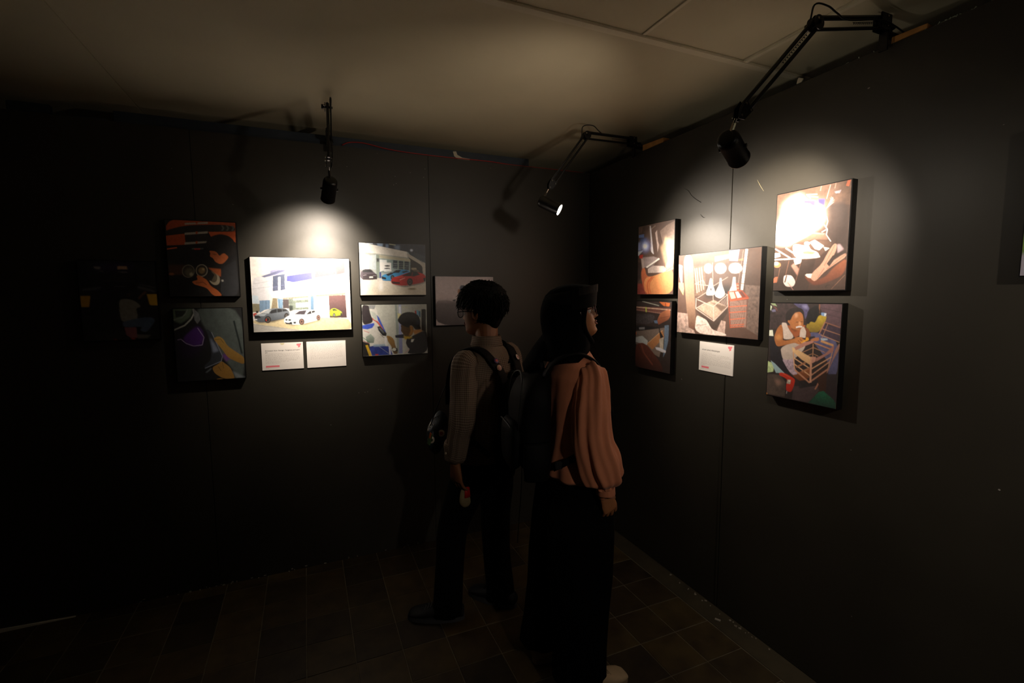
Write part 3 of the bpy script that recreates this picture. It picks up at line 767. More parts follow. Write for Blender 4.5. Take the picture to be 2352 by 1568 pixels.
# --- right wall: craftsman in orange, back to us
p = Pic(112, 165, [(110, 155), (437, 97), (410, 770), (90, 762)], '#5a4238', 8)
p.P('#5c4438', [(110, 150), (240, 130), (240, 420), (100, 430)], mot=.4, cell=10).P('#7a5c50', [(112, 160), (150, 155), (140, 215), (112, 220)], mot=.3)
p.P('#7c96d4', [(112, 230), (160, 224), (158, 254), (112, 256)]).P('#4a64a0', [(125, 262), (180, 262), (170, 310), (130, 320)], soft=2)
p.P('#d8d0d4', [(208, 150), (221, 150), (228, 250), (238, 370), (246, 412), (216, 382), (220, 290)], mot=.2, cell=6).P('#c0a8a0', [(258, 215), (275, 190), (282, 290), (292, 325), (278, 390), (270, 300)], mot=.2).L('#8a7468', 8, [(225, 180), (262, 150)])
p.P('#8c7468', [(300, 200), (360, 150), (436, 110), (430, 300), (330, 330)], mot=.25, cell=8)
p.P('#e8f0ff', [(100, 378), (152, 368), (105, 418)]).P('#a8b4e0', [(105, 300), (135, 290), (130, 370), (103, 375)], soft=2)
p.E('#8a94d0', 166, 328, 46, 56, soft=5, a=.8).E('#dce2ff', 166, 330, 26, 32, soft=3).E('#ffffff', 166, 332, 17, 19, soft=1)
p.P('#9c8a88', [(140, 432), (240, 425), (292, 445), (215, 530), (150, 520)], mot=.2).P('#c0aca4', [(188, 535), (240, 508), (330, 515), (355, 545), (345, 572), (190, 572)], mot=.25, cell=5).L('#f0e8de', 13, [(176, 522), (292, 446)]).L('#5c4840', 5, [(180, 534), (298, 455)])
p.P('#c23626', [(112, 412), (148, 406), (142, 440), (116, 441)]).P('#b8a49c', [(128, 440), (150, 445), (158, 520), (142, 560)]).P('#3c2a26', [(94, 470), (130, 480), (122, 620), (90, 660)], mot=.8, cell=4).P('#8c3a30', [(92, 665), (160, 665), (165, 762), (90, 760)], mot=.4, cell=4)
p.P('#e0c39c', [(330, 330), (345, 250), (432, 300), (418, 490), (345, 540), (360, 450)], soft=2, c2='#e8ccaa').P('#b89878', [(300, 340), (345, 300), (372, 480), (345, 500)], soft=3)
p.P('#cc7046', [(128, 565), (140, 530), (162, 522), (175, 600), (235, 608), (195, 765), (162, 763), (132, 640)], c2='#b8583a')
p.P('#e39a5e', [(170, 612), (240, 600), (335, 568), (415, 540), (412, 770), (165, 764), (150, 660)], c2='#d88a54')
for x, c in ((190, '#c05a30'), (205, '#d06c3a'), (178, '#e07a48')): p.L(c, 9, [(x + 40, 605), (x, 650), (x - 8, 700), (x + 8, 763)])
p.P('#f0b484', [(345, 545), (415, 482), (414, 545), (352, 568)]).L('#c07c4c', 4, [(350, 560), (414, 520)]).L('#c88450', 4, [(300, 600), (345, 760)])
framed(p, 'R', -.5865, -.8925, 1.597, 1.996, 'bright photo of a person in an orange shirt at a workbench')

# --- hands with tweezers over a wooden board
p = Pic(104, 158, [(88, 832), (405, 830), (387, 1482), (72, 1418)], '#2f211d', 9)
p.P('#6c4238', [(86, 880), (400, 888), (330, 945), (84, 916)], mot=.1).L('#d8b49a', 7, [(88, 886), (395, 906)]).L('#a87c6c', 5, [(88, 908), (330, 940)]).P('#b4c050', [(168, 885), (180, 885), (180, 930), (170, 928)])
p.L('#b8b8a8', 5, [(140, 834), (290, 870)]).P('#c8662c', [(290, 836), (345, 840), (388, 845), (382, 876), (332, 872)]).P('#7c3418', [(345, 845), (352, 845), (352, 872), (345, 870)])
p.P('#3f3738', [(84, 945), (240, 948), (255, 975), (230, 1020), (180, 1038), (84, 1030)], mot=1.2, cell=3).P('#5c708c', [(242, 1002), (290, 1000), (285, 1028), (250, 1026)])
p.P('#7b6a60', [(84, 1100), (200, 1085), (340, 1065), (335, 1150), (290, 1330), (75, 1210)], mot=.12).P('#141214', [(78, 1050), (280, 1058), (290, 1072), (150, 1090), (80, 1085)]).P('#8c8a8c', [(110, 1066), (160, 1062), (160, 1082), (112, 1084)])
p.P('#b57a4c', [(178, 1212), (318, 1086), (336, 1150), (228, 1262)], mot=.08).L('#e0b080', 4, [(180, 1212), (320, 1088)])
p.P('#66788e', [(340, 1045), (378, 1040), (372, 1180), (345, 1290), (325, 1330), (335, 1200)], mot=.2).P('#c3c6c4', [(78, 1155), (110, 1145), (140, 1140), (188, 1185), (180, 1222), (78, 1195)]).P('#bcae9c', [(290, 1170), (330, 1150), (326, 1290), (300, 1280)], mot=.3).P('#d8d4dc', [(254, 1238), (300, 1246), (352, 1272), (346, 1292), (262, 1262)])
p.P('#221a18', [(285, 1060), (300, 1000), (296, 1090), (330, 1150), (300, 1160)]).P('#b8704a', [(272, 1000), (290, 960), (305, 930), (392, 893), (388, 985), (300, 1030), (284, 1042)], c2='#7a3e28').L('#6c3824', 4, [(300, 980), (385, 960)])
p.P('#6b3222', [(76, 1260), (92, 1210), (140, 1200), (190, 1230), (250, 1310), (300, 1380), (335, 1475), (66, 1420)], c2='#3c1c14').L('#94503a', 8, [(130, 1220), (150, 1290), (230, 1400)], soft=1).L('#3a1810', 5, [(100, 1220), (130, 1300)]).P('#e07030', [(78, 1100), (88, 1110), (86, 1130), (78, 1130)])
framed(p, 'R', -.580, -.885, 1.157, 1.556, 'dark photo of brown hands working over a wooden board')

# --- caged workshop yard with tall jars and birdcages (large)
p = Pic(218, 176, [(122, 275), (1278, 175), (1195, 1455), (88, 1330)], '#5a4034', 10)
p.P('#8a6c54', [(300, 260), (820, 215), (820, 400), (330, 430)], mot=.2, cell=14, c2='#5c4436').P('#6f5646', [(330, 430), (480, 420), (500, 820), (340, 840)], mot=.3)
for x in (335, 362, 395, 425): p.P('#c8ac98', [(x, 460 - (x - 330) // 8), (x + 16, 455 - (x - 330) // 8), (x + 45, 800 - (x - 330) // 2), (x + 30, 805 - (x - 330) // 2)])
p.P('#9d94b4', [(820, 215), (968, 205), (940, 372), (820, 362)], mot=.1).P('#8c84a0', [(620, 300), (820, 270), (820, 330), (620, 375)], mot=.3, cell=7).P('#b87a50', [(945, 350), (1015, 330), (1015, 362), (945, 368)])
p.P('#4a3428', [(1060, 200), (1278, 175), (1240, 800), (1010, 760)], mot=.12, cell=20).P('#6f5a50', [(1030, 700), (1235, 720), (1200, 1400), (1040, 1300)], mot=.5, cell=8)
p.P('#f0f0ff', [(122, 400), (172, 420), (168, 650), (150, 660), (128, 560)], mot=.3, cell=8).P('#d0b480', [(118, 650), (185, 660), (192, 740), (180, 830), (120, 720)], mot=.2)
p.P('#c9a888', [(180, 275), (322, 268), (330, 760), (356, 1240), (318, 1300), (244, 1268), (208, 800)], c2='#6a4636', mot=.1, cell=5).L('#8a6a54', 6, [(250, 300), (268, 1200)], a=.4)
p.P('#241a18', [(500, 700), (840, 700), (840, 900), (480, 860)], soft=4)
for cx, cy, rx, ry in ((530, 466, 58, 70), (700, 468, 82, 76), (905, 470, 95, 76)):
    p.E('#e6dcd8', cx, cy, rx, ry)
    for k in range(4): p.L('#8a7470', 5, [(cx - rx * (.95 - k * .1), cy + ry * (.35 + k * .17)), (cx, cy + ry * (.45 + k * .17)), (cx + rx * (.95 - k * .1), cy + ry * (.35 + k * .17))])
    p.P('#f4efec', [(cx - rx * .7, cy - ry * .6), (cx + rx * .5, cy - ry * .7), (cx + rx * .6, cy), (cx - rx * .7, cy + 5)], soft=3)
p.P('#e9e0de', [(552, 600), (578, 600), (580, 660), (625, 800), (600, 838), (500, 836), (496, 790), (530, 710)]).P('#e9e0de', [(685, 600), (712, 600), (715, 690), (765, 830), (690, 888), (608, 845), (640, 760), (680, 690)]).P('#dcd0cc', [(870, 590), (905, 590), (905, 660), (920, 780), (812, 786), (850, 710)]).P('#3c2c2c', [(552, 738), (570, 735), (572, 770), (556, 772)])
p.L('#f2eae8', 34, [(1066, 205), (988, 770)]).L('#9c8478', 8, [(1020, 215), (940, 680)])
for x, y in ((1050, 300), (1040, 420), (1022, 545), (1000, 680)): p.L('#c06a40', 10, [(x - 20, y), (x + 18, y + 3)])
p.P('#b49c88', [(375, 1010), (480, 950), (600, 900), (780, 992), (600, 1175)], mot=.3, cell=6).P('#3c2a20', [(350, 1035), (595, 1205), (790, 1010), (785, 1085), (625, 1300), (590, 1315)], mot=.2).P('#6c5444', [(540, 930), (700, 965), (790, 1000), (700, 1060), (600, 960)], soft=1)
for a, b in (((340, 675), (460, 622)), ((340, 675), (590, 712)), ((590, 712), (800, 588)), ((590, 385), (592, 935)), ((375, 870), (545, 765)), ((545, 765), (795, 830)), ((465, 630), (485, 695)), ((485, 695), (570, 705))): p.L('#b8a498', 8, [a, b])
for a, b in (((350, 1012), (596, 1188)), ((596, 1188), (792, 992)), ((375, 890), (592, 992)), ((592, 992), (796, 826)), ((592, 992), (597, 1188)), ((358, 870), (352, 1012)), ((790, 830), (792, 992)), ((352, 1012), (480, 940))): p.L('#d2bcb0', 9, [a, b])
for k in range(8): p.L('#a8948a', 4, [(700 + k * 12, 925 - k * 10), (700 + k * 12, 985 - k * 1)])
p.P('#6a4438', [(800, 900), (1075, 880), (1040, 1295), (812, 1285)], mot=.3, cell=6)
for k in range(17): p.L('#c8a898', 5, [(828 + k * 14, 925 - k), (836 + k * 12, 1280)], a=.75)
p.P('#a8492c', [(795, 788), (985, 768), (1085, 875), (1075, 895), (830, 925), (800, 870)]).P('#e4c4b0', [(812, 800), (875, 795), (905, 880), (840, 892)]).P('#f0dcd0', [(895, 795), (935, 790), (985, 870), (925, 880)]).P('#6c3424', [(945, 800), (985, 785), (1045, 865), (1000, 872)])
for y in (1000, 1078, 1172, 1252, 1280): p.L('#cc6038', 11, [(815, y), (1055 - (y - 1000) // 6, y - 14)])
p.L('#cc6038', 11, [(800, 800), (828, 918), (1080, 885)]).P('#a85030', [(915, 672), (945, 672), (950, 785), (918, 788)]).L('#f0c8b0', 8, [(920, 705), (945, 705)]).L('#f0c8b0', 8, [(920, 745), (948, 745)]).L('#b04c2c', 9, [(800, 880), (820, 1290)])
p.P('#b89c90', [(92, 1060), (240, 1080), (250, 1270), (320, 1305), (345, 1360), (88, 1332)], mot=.5, cell=9).P('#d8c4ba', [(358, 1100), (420, 1130), (500, 1170), (570, 1310), (740, 1350), (780, 1400), (330, 1350)], mot=.45, cell=9).P('#b89c90', [(700, 1180), (760, 1200), (745, 1360), (640, 1320)], mot=.5, cell=6).L('#4a342c', 5, [(365, 1235), (420, 1240), (500, 1230)])
framed(p, 'R', -.9315, -1.438, 1.3935, 1.8, 'large brownish photo of tall jars, wooden cages and a post in a workshop yard')

# --- bright blown-out photo: worker leaning over a bench
p = Pic(176, 236, [(240, 305), (1137, 112), (1050, 1437), (187, 1447)], '#4a3328', 11)
p.P('#5c4232', [(240, 300), (1137, 112), (1120, 420), (850, 420), (240, 520)], mot=.3, cell=14).P('#c05c38', [(1085, 130), (1125, 118), (1100, 200), (1065, 190)]).L('#8c7068', 10, [(770, 195), (755, 255)]).L('#a08070', 8, [(945, 160), (930, 225)]).P('#8c8088', [(925, 262), (1010, 240), (990, 280), (940, 285)]).L('#c8a090', 6, [(880, 180), (830, 350)]).L('#e0b098', 14, [(600, 320), (730, 330)]).L('#f0d8c8', 10, [(640, 345), (590, 300), (720, 295)])
p.P('#3c2a22', [(850, 420), (1000, 380), (1100, 420), (1075, 1000), (1000, 900), (880, 860), (830, 740), (860, 640)], soft=3)
p.P('#84705f', [(262, 560), (290, 400), (380, 330), (530, 285), (560, 340), (820, 355), (840, 600), (800, 680), (680, 750), (480, 850), (400, 930), (205, 910), (215, 700)], soft=7)
p.P('#f4f0ee', [(330, 430), (420, 350), (520, 310), (560, 400), (700, 440), (790, 500), (770, 640), (680, 710), (520, 780), (400, 890), (215, 880), (230, 700), (310, 570)], soft=7)
p.P('#4a46a0', [(555, 368), (695, 372), (690, 438), (560, 405)], soft=1).L('#8884c0', 5, [(575, 400), (640, 410), (645, 440)]).P('#3c3484', [(728, 352), (812, 352), (800, 430), (735, 400)], soft=1).P('#7468b0', [(740, 510), (775, 515), (760, 580)], soft=2).P('#8a7ac0', [(690, 640), (730, 600), (720, 690)], soft=3)
for k in range(16): p.L('#e8d0c4', 4, [(815 + k * 6, 480 - k * 9), (870 + (k * 37) % 60, 400 - k * 5)], a=.6)
p.L('#f8e8e0', 9, [(800, 660), (840, 715), (825, 780), (880, 860)]).L('#f8e8e0', 8, [(770, 750), (840, 710)]).L('#f0d8cc', 7, [(830, 560), (845, 620), (820, 700)])
p.P('#8c6a56', [(440, 890), (560, 830), (650, 765), (770, 770), (840, 790), (850, 850), (700, 830), (560, 870)], soft=1, c2='#6c4c3c').L('#c8a498', 8, [(450, 870), (560, 820), (660, 760), (810, 770)], soft=1)
p.P('#5c4234', [(400, 930), (440, 880), (620, 860), (860, 850), (900, 900), (700, 1080), (420, 1080)])
p.P('#f6ece2', [(420, 905), (470, 890), (550, 910), (610, 900), (640, 960), (720, 985), (755, 1050), (640, 1050), (440, 1060)], mot=.15, cell=6).E('#fbf4ec', 595, 885, 34, 22).P('#ffffff', [(628, 868), (688, 842), (798, 912), (740, 965), (688, 950)]).P('#f4e4d4', [(790, 925), (865, 940), (815, 975)]).P('#d89a68', [(530, 985), (600, 975), (700, 990), (660, 1015), (560, 1010)])
p.P('#4c362a', [(215, 945), (340, 940), (410, 1050), (200, 1072)]).L('#f8ece0', 14, [(215, 950), (400, 1062)]).L('#f8ece0', 16, [(340, 940), (520, 1055)]).P('#e4d4c8', [(205, 1000), (270, 1000), (280, 1040), (205, 1060)], mot=.4, cell=4).L('#fff6ea', 14, [(200, 1080), (700, 1052), (750, 1040)])
p.P('#3b281e', [(200, 1095), (700, 1070), (600, 1437), (190, 1445)], mot=.08, cell=20).E('#d88050', 236, 1140, 46, 34).E('#f8e0c8', 225, 1125, 30, 20, soft=1).P('#e8d8d0', [(435, 1080), (530, 1075), (520, 1120), (450, 1140)], mot=.2).P('#b08070', [(405, 1150), (440, 1120), (500, 1190), (480, 1270)], soft=1)
for a, b in (((380, 1090), (330, 1300)), ((270, 1180), (240, 1340)), ((520, 1110), (460, 1330))): p.L('#8a5f48', 5, [a, b])
p.P('#c07050', [(190, 1310), (215, 1285), (245, 1282), (232, 1350), (190, 1355)]).P('#e6d2ca', [(318, 1272), (345, 1262), (412, 1264), (460, 1340), (430, 1402), (345, 1400), (308, 1350)], mot=.12).L('#5c3c30', 14, [(352, 1265), (328, 1350)]).L('#c08c84', 8, [(365, 1350), (430, 1440)])
p.P('#a05a38', [(1068, 1050), (1056, 1190), (1000, 1280), (700, 1400), (600, 1330), (568, 1285), (580, 1250), (690, 1330), (820, 1280), (900, 1180)], c2='#5c3020', soft=1)
p.P('#cf9c84', [(918, 885), (955, 890), (940, 980), (860, 1120), (1060, 990), (1065, 1042), (900, 1150), (800, 1222), (690, 1342), (635, 1305), (655, 1235), (770, 1130), (850, 980)]).P('#bfa4a8', [(955, 895), (990, 892), (1035, 950), (960, 1000)], soft=1).P('#3a2820', [(830, 1125), (900, 1030), (1060, 960), (1065, 985), (940, 1050), (860, 1160)]).P('#f4e4d8', [(570, 1262), (590, 1246), (655, 1243), (640, 1300), (600, 1290)])
for a, b in (((930, 900), (800, 1150)), ((1060, 1010), (830, 1190)), ((800, 1180), (720, 1300))): p.L('#9c6450', 6, [a, b])
p.L('#c08868', 4, [(1045, 1260), (880, 1430)], a=.7).L('#2a1c14', 8, [(810, 1410), (830, 1380), (870, 1378)]).P('#32231c', [(190, 1400), (1045, 1380), (1050, 1440), (187, 1450)], a=.4, soft=3)
framed(p, 'R', -1.503, -1.802, 1.610, 2.0075, 'blown-out photo of a worker leaning over a bench, highest on the right wall')

# --- old man building a wooden birdcage
p = Pic(172, 226, [(173, 92), (1130, 108), (1040, 1500), (125, 1310)], '#2c2120', 12)
p.P('#3a2c2c', [(173, 92), (620, 98), (640, 330), (400, 420), (160, 450)], mot=.6, cell=12).P('#514b70', [(480, 100), (662, 108), (692, 165), (640, 310), (600, 200)], mot=.4, cell=8).P('#8c88b0', [(590, 125), (660, 120), (670, 180), (620, 160)], soft=2)
p.P('#5c444c', [(820, 108), (1130, 110), (1105, 430), (890, 350), (850, 200)], mot=.3, cell=12).L('#3c2c30', 6, [(850, 160), (1120, 220)]).L('#3c2c30', 6, [(860, 230), (1115, 300)]).L('#8c5a40', 14, [(828, 112), (822, 230)])
p.P('#5c5a80', [(700, 480), (860, 500), (1080, 620), (1060, 1060), (930, 1070), (960, 900), (700, 560)], mot=.3, cell=14).P('#403040', [(850, 370), (1100, 430), (1090, 610), (850, 520)], mot=.4, cell=8).P('#a8b8c8', [(840, 565), (930, 570), (935, 590), (850, 600)])
p.P('#b99d30', [(640, 405), (700, 340), (765, 360), (815, 255), (925, 262), (905, 340), (860, 430), (800, 492), (690, 485)], c2='#7a6420', mot=.15, cell=7).P('#100c0e', [(665, 210), (720, 160), (800, 118), (830, 200), (815, 260), (765, 368), (720, 328), (680, 385), (645, 350), (660, 290)]).P('#7c9cc8', [(848, 222), (915, 228), (905, 275), (850, 262)]).P('#e4ecf4', [(888, 232), (918, 236), (908, 272), (890, 270)])
p.P('#8fa078', [(175, 95), (235, 98), (265, 140), (250, 135), (200, 120)]).P('#c8d8b8', [(172, 120), (195, 140), (180, 190), (170, 190)]).P('#6c4440', [(195, 115), (260, 160), (270, 210)]).P('#6c6884', [(185, 185), (240, 175), (245, 210), (200, 215)], mot=.4)
p.P('#eef2dc', [(158, 458), (205, 456), (216, 538), (150, 532)]).P('#1c1820', [(160, 535), (230, 540), (340, 850), (440, 1060), (380, 1100), (180, 880)], mot=.4, cell=10).P('#bfd49a', [(140, 868), (205, 895), (225, 960), (215, 1010), (135, 1022)], mot=.3, cell=8).P('#9cb8c0', [(180, 860), (235, 900), (365, 1030), (250, 1025)]).P('#52443c', [(135, 1040), (300, 1050), (380, 1150), (370, 1340), (120, 1300)], mot=.4, cell=14).P('#8a6a5c', [(230, 1120), (300, 1110), (330, 1170), (270, 1200)], soft=3)
p.P('#4a3a3c', [(480, 1200), (800, 1190), (815, 1260), (690, 1412), (465, 1372)], mot=.3, cell=9).P('#241e20', [(540, 1120), (800, 1120), (800, 1190), (560, 1230)], mot=.6, cell=6).P('#2e2428', [(860, 1040), (1070, 1040), (1050, 1420), (850, 1260)], mot=.2)
p.P('#3e2214', [(790, 1010), (925, 990), (905, 1270), (820, 1270)]).P('#9c5a30', [(470, 1062), (540, 1020), (700, 960), (720, 1060), (640, 1120), (560, 1130)], c2='#6c3818')
p.P('#b8a0ae', [(330, 840), (480, 815), (500, 960), (545, 1040), (470, 1058), (410, 985), (360, 900)], mot=.5, cell=5).P('#c4b2a6', [(310, 690), (480, 615), (640, 560), (640, 700), (490, 850), (345, 852), (325, 790)], mot=.08, cell=20)
p.P('#a2572f', [(395, 395), (640, 390), (620, 500), (500, 560), (440, 470)]).P('#d4c2b6', [(318, 355), (388, 358), (410, 430), (490, 545), (450, 580), (342, 580), (345, 480)], mot=.06).P('#d4c2b6', [(600, 405), (625, 420), (650, 480), (640, 560), (560, 560), (570, 460)]).P('#7e4524', [(622, 415), (680, 440), (712, 520), (705, 560), (645, 560), (652, 480)])
p.P('#ae6a38', [(318, 372), (342, 440), (345, 555), (335, 585), (380, 600), (480, 575), (560, 545), (620, 560), (650, 590), (560, 655), (500, 625), (400, 650), (262, 683), (232, 600), (228, 540), (262, 440)], mot=.1, cell=16).P('#dc9a5c', [(245, 530), (300, 515), (330, 560), (300, 590), (245, 580)], soft=3, a=.8).P('#dc9a5c', [(370, 620), (470, 600), (560, 570), (560, 590), (470, 620)], soft=3, a=.7).L('#5c2e14', 5, [(340, 480), (350, 600)])
p.P('#241b1a', [(375, 330), (378, 230), (430, 175), (510, 150), (590, 165), (625, 220), (622, 300), (560, 300), (500, 300), (440, 340), (420, 380)], mot=.3)
p.P('#b2703f', [(405, 325), (440, 330), (470, 260), (510, 220), (570, 212), (602, 245), (612, 300), (616, 370), (600, 425), (545, 462), (490, 455), (445, 420), (430, 370), (405, 350)]).P('#e0a880', [(495, 240), (530, 228), (540, 280), (505, 290)], soft=2).P('#dda070', [(545, 350), (575, 345), (585, 395), (555, 395)], soft=1)
p.L('#4c2412', 7, [(510, 352), (550, 350)]).L('#4c2412', 7, [(575, 345), (612, 345)]).P('#e6dedc', [(512, 412), (560, 400), (596, 402), (592, 422), (550, 422), (518, 432)]).L('#5a2c18', 5, [(530, 438), (580, 430)]).P('#7c4424', [(450, 430), (540, 462), (500, 480), (450, 450)], soft=1)
# cage timber
for w, c, pts in ((15, '#8d5f50', [(895, 352), (1100, 425)]), (14, '#b07a60', [(818, 512), (898, 352)]), (11, '#a87860', [(862, 440), (1098, 522)]), (11, '#b88868', [(838, 520), (1088, 620)]), (8, '#a87860', [(935, 375), (855, 570)]),
                  (12, '#b08060', [(742, 640), (736, 810)]), (9, '#b08060', [(742, 690), (900, 755)]), (9, '#b08060', [(740, 690), (585, 762)]), (9, '#a87858', [(735, 770), (810, 805)]), (9, '#a87858', [(735, 770), (660, 800)]), (16, '#c08458', [(755, 628), (975, 712)]),
                  (28, '#d09a64', [(843, 602), (1008, 662)]), (12, '#c09070', [(1005, 700), (935, 980)]), (14, '#cf9c74', [(478, 735), (498, 980)]),
                  (14, '#dcaa80', [(488, 828), (708, 975)]), (14, '#dcaa80', [(488, 905), (700, 1062)]), (20, '#c88c6c', [(500, 985), (695, 1155)]), (14, '#d8a078', [(715, 975), (985, 812)]), (14, '#c89070', [(712, 1060), (965, 872)]), (20, '#c08468', [(705, 1140), (948, 965)]),
                  (22, '#a8704c', [(520, 950), (640, 890)]), (22, '#a8704c', [(590, 1010), (700, 960)])):
    p.L(c, w, pts)
p.P('#e8c08c', [(462, 682), (500, 700), (722, 822), (712, 928), (590, 850), (470, 742)], c2='#d8a878').P('#b98070', [(493, 690), (610, 625), (740, 592), (750, 622), (640, 668), (512, 728)]).P('#aa7468', [(776, 832), (900, 770), (1018, 655), (1008, 738), (900, 805), (782, 875)])
p.P('#d49c80', [(702, 815), (728, 812), (718, 1152), (692, 1155)]).P('#c48c78', [(728, 812), (778, 812), (775, 870), (728, 900)]).P('#a5786c', [(1092, 622), (1088, 705), (1000, 860), (925, 1035), (915, 1020), (985, 870), (1030, 720)]).P('#b47a60', [(780, 1200), (802, 1152), (812, 1180), (775, 1245), (755, 1240)])
p.P('#c07a44', [(500, 560), (560, 545), (640, 590), (625, 610), (580, 645), (545, 650), (500, 600)]).P('#e8a02c', [(575, 618), (640, 580), (650, 552), (680, 556), (688, 592), (640, 610), (590, 632)]).L('#1c1820', 14, [(600, 562), (640, 585)]).P('#b8744a', [(700, 590), (760, 560), (815, 555), (822, 590), (790, 606), (740, 605)]).P('#2a2226', [(690, 545), (760, 540), (770, 560), (700, 575)])
p.L('#6c3c20', 5, [(540, 590), (580, 635)]).L('#6c3c20', 5, [(565, 575), (600, 615)])
p.P('#d0341a', [(290, 1030), (325, 1018), (400, 1042), (460, 1080), (506, 1112), (488, 1200), (452, 1282), (386, 1262), (384, 1205), (402, 1112), (350, 1080), (300, 1062)], c2='#b4240f').P('#b8aa9c', [(405, 1112), (450, 1118), (440, 1172), (392, 1165)]).P('#eadfd0', [(418, 1120), (444, 1122), (438, 1145), (414, 1142)]).L('#ff7a50', 5, [(345, 1035), (440, 1085)], a=.7).L('#a8a4a8', 8, [(398, 1262), (390, 1300)])
p.P('#1e6c4c', [(815, 1275), (875, 1262), (1000, 1370), (1035, 1420), (1035, 1502), (675, 1418)], mot=.5, cell=4, c2='#123c30').P('#d88a3c', [(120, 1275), (138, 1290), (140, 1310), (120, 1312)])
framed(p, 'R', -1.494, -1.795, 1.158, 1.556, 'photo of a moustached man in a vest building a wooden cage')

# --- next photo of the right wall, cut by the frame edge
p = Pic(40, 60, [(0, 0), (100, 0), (100, 100), (0, 100)], '#a8a4b4', 13)
p.P('#6c8c3a', [(0, 66), (100, 60), (100, 84), (0, 84)]).P('#8c4048', [(0, 50), (60, 50), (60, 68), (0, 68)]).P('#4a4038', [(0, 0), (100, 0), (100, 52), (0, 52)], mot=.3)
framed(p, 'R', -2.275, -2.575, 1.643, 2.04, 'photo cut off at the right edge of the picture, pale grey with a green band')


# ---------------------------------------------------------------- text cards
def text_mesh(body, size, name, parent, M, m, bold=.0, space=1.0):
    cu = bpy.data.curves.new(name, 'FONT')
    cu.body = body; cu.size = size; cu.space_character = space; cu.offset = bold
    cu.extrude = .0001
    o = bpy.data.objects.new(name, cu)
    COL.objects.link(o)
    dg = bpy.context.evaluated_depsgraph_get()
    me = bpy.data.meshes.new_from_object(o.evaluated_get(dg))
    bpy.data.objects.remove(o)
    bpy.data.curves.remove(cu)
    for v in me.vertices: v.co = M @ v.co
    me.materials.clear(); me.materials.append(m)
    r = bpy.data.objects.new(name, me)
    COL.objects.link(r); r.parent = parent
    return r


def card(side, a, z0, w, h, label, title, lines, logo, bar, seed, rot=0.0, group=None):
    """a = left edge as seen. local card frame: u to the right, v up, n out of the wall"""
    if side == 'L':
        o = thing('text_card', label, 'card', (a, -.0025, z0))
        M = Matrix(((1, 0, 0, 0), (0, 0, -1, 0), (0, 1, 0, 0), (0, 0, 0, 1)))
    else:
        o = thing('text_card', label, 'card', (-.0025, a, z0))
        M = Matrix(((0, 0, -1, 0), (-1, 0, 0, 0), (0, 1, 0, 0), (0, 0, 0, 1)))
    M = M @ Matrix.Rotation(rot, 4, 'Z')
    T = lambda u, v, n=0: tuple(M @ Vector((u, v, n)))
    mb = MB()
    mb.poly([T(0, 0, -.0024), T(w, 0, -.0024), T(w, h, -.0024), T(0, h, -.0024)], tuple(M.to_3x3() @ Vector((0, 0, 1))), .0044)
    mb.build('card_board', M_CARD, o)
    tk = MB()
    for (u, v) in ((.02, h - .012), (w - .03, .012)):
        tk.poly([T(u, v - .006, -.0025), T(u + .012, v - .006, -.0025), T(u + .012, v + .006, -.0025), T(u, v + .006, -.0025)], tuple(M.to_3x3() @ Vector((0, 0, -1))), -.0001)
    nrm = tuple(M.to_3x3() @ Vector((0, 0, 1)))
    q = .00205
    for i, (t, v, sz) in enumerate(title):
        text_mesh(t, sz, 'title_lettering', o, M @ Matrix.Translation((w * .085, h * v, q)), M_INK, bold=.0001, space=1.08)
    rr = random.Random(seed)
    mb = MB()
    for (v, u0, u1) in lines:
        u = u0
        while u < u1:
            l = min(rr.choice((.010, .014, .018, .024, .03, .036)), u1 - u)
            mb.poly([T(u * w, v * h, q), T((u + l * 1.2) * w, v * h, q), T((u + l * 1.2) * w, (v + .009) * h, q), T(u * w, (v + .009) * h, q)], nrm, .00008)
            u += l * 1.2 + rr.choice((.011, .014, .022))
    mb.build('small_print', M_INKL, o, kind='stuff')
    if logo:
        pts = [(-.02, .0), (.0, .012), (.06, .014), (.098, .022), (.098, -.01), (.075, -.035), (.072, -.075), (.052, -.088), (.02, -.095), (.022, -.055), (-.01, -.035)]
        MB().poly([T((.86 + x * 1.0) * w, (.93 + y * 1.35) * h, q) for x, y in pts][::-1], nrm, .0001).build('pink_emblem', M_PINK, o)
    if bar:
        MB().poly([T(.085 * w, .10 * h, q), T(bar * w, .10 * h, q), T(bar * w, .165 * h, q), T(.085 * w, .165 * h, q)], nrm, .0001).build('pink_bar', M_PINK, o)
    return o


ll = [(.60 - k * .039, .09, .91) for k in range(7)] + [(.60 - 7 * .039, .09, .85), (.60 - 8 * .039, .09, .65), (.60 - 9 * .039, .09, .45), (.065, .085, .17)]
c = card('L', -2.105, 1.189, .2105, .1495, 'white text card with title and pink bar under the large car photo',
         [('Drivetech Auto Garage : Surganya part-part', .70, .0090), ('ori', .635, .0090)], ll, True, .41, 1)
MB().poly([(.105 - .011 + .022 * 0, -.00215, .1485)] + [(.105 + .011 * math.cos(t), -.00215, .1485 - .011 * math.sin(t)) for t in [k * math.pi / 10 for k in range(11)]], (0, -1, 0), .0001).build('tape_stain', mat('tape_stain', '#d8cda8', rough=.7), c)
ll = [(.88 - k * .046, .09, .91) for k in range(12)] + [(.88 - 12 * .046, .09, .75)]
card('L', -1.876, 1.189, .2105, .1495, 'white text card with small print only, under the large car photo', [], ll, False, 0, 2)
ll = [(.63, .08, .40), (.59, .08, .9), (.555, .08, .93), (.52, .08, .95), (.485, .08, .70), (.45, .08, .93), (.415, .08, .95), (.38, .08, .93), (.345, .08, .95), (.31, .08, .93), (.275, .08, .95), (.24, .08, .93), (.205, .08, .18), (.065, .08, .16)]
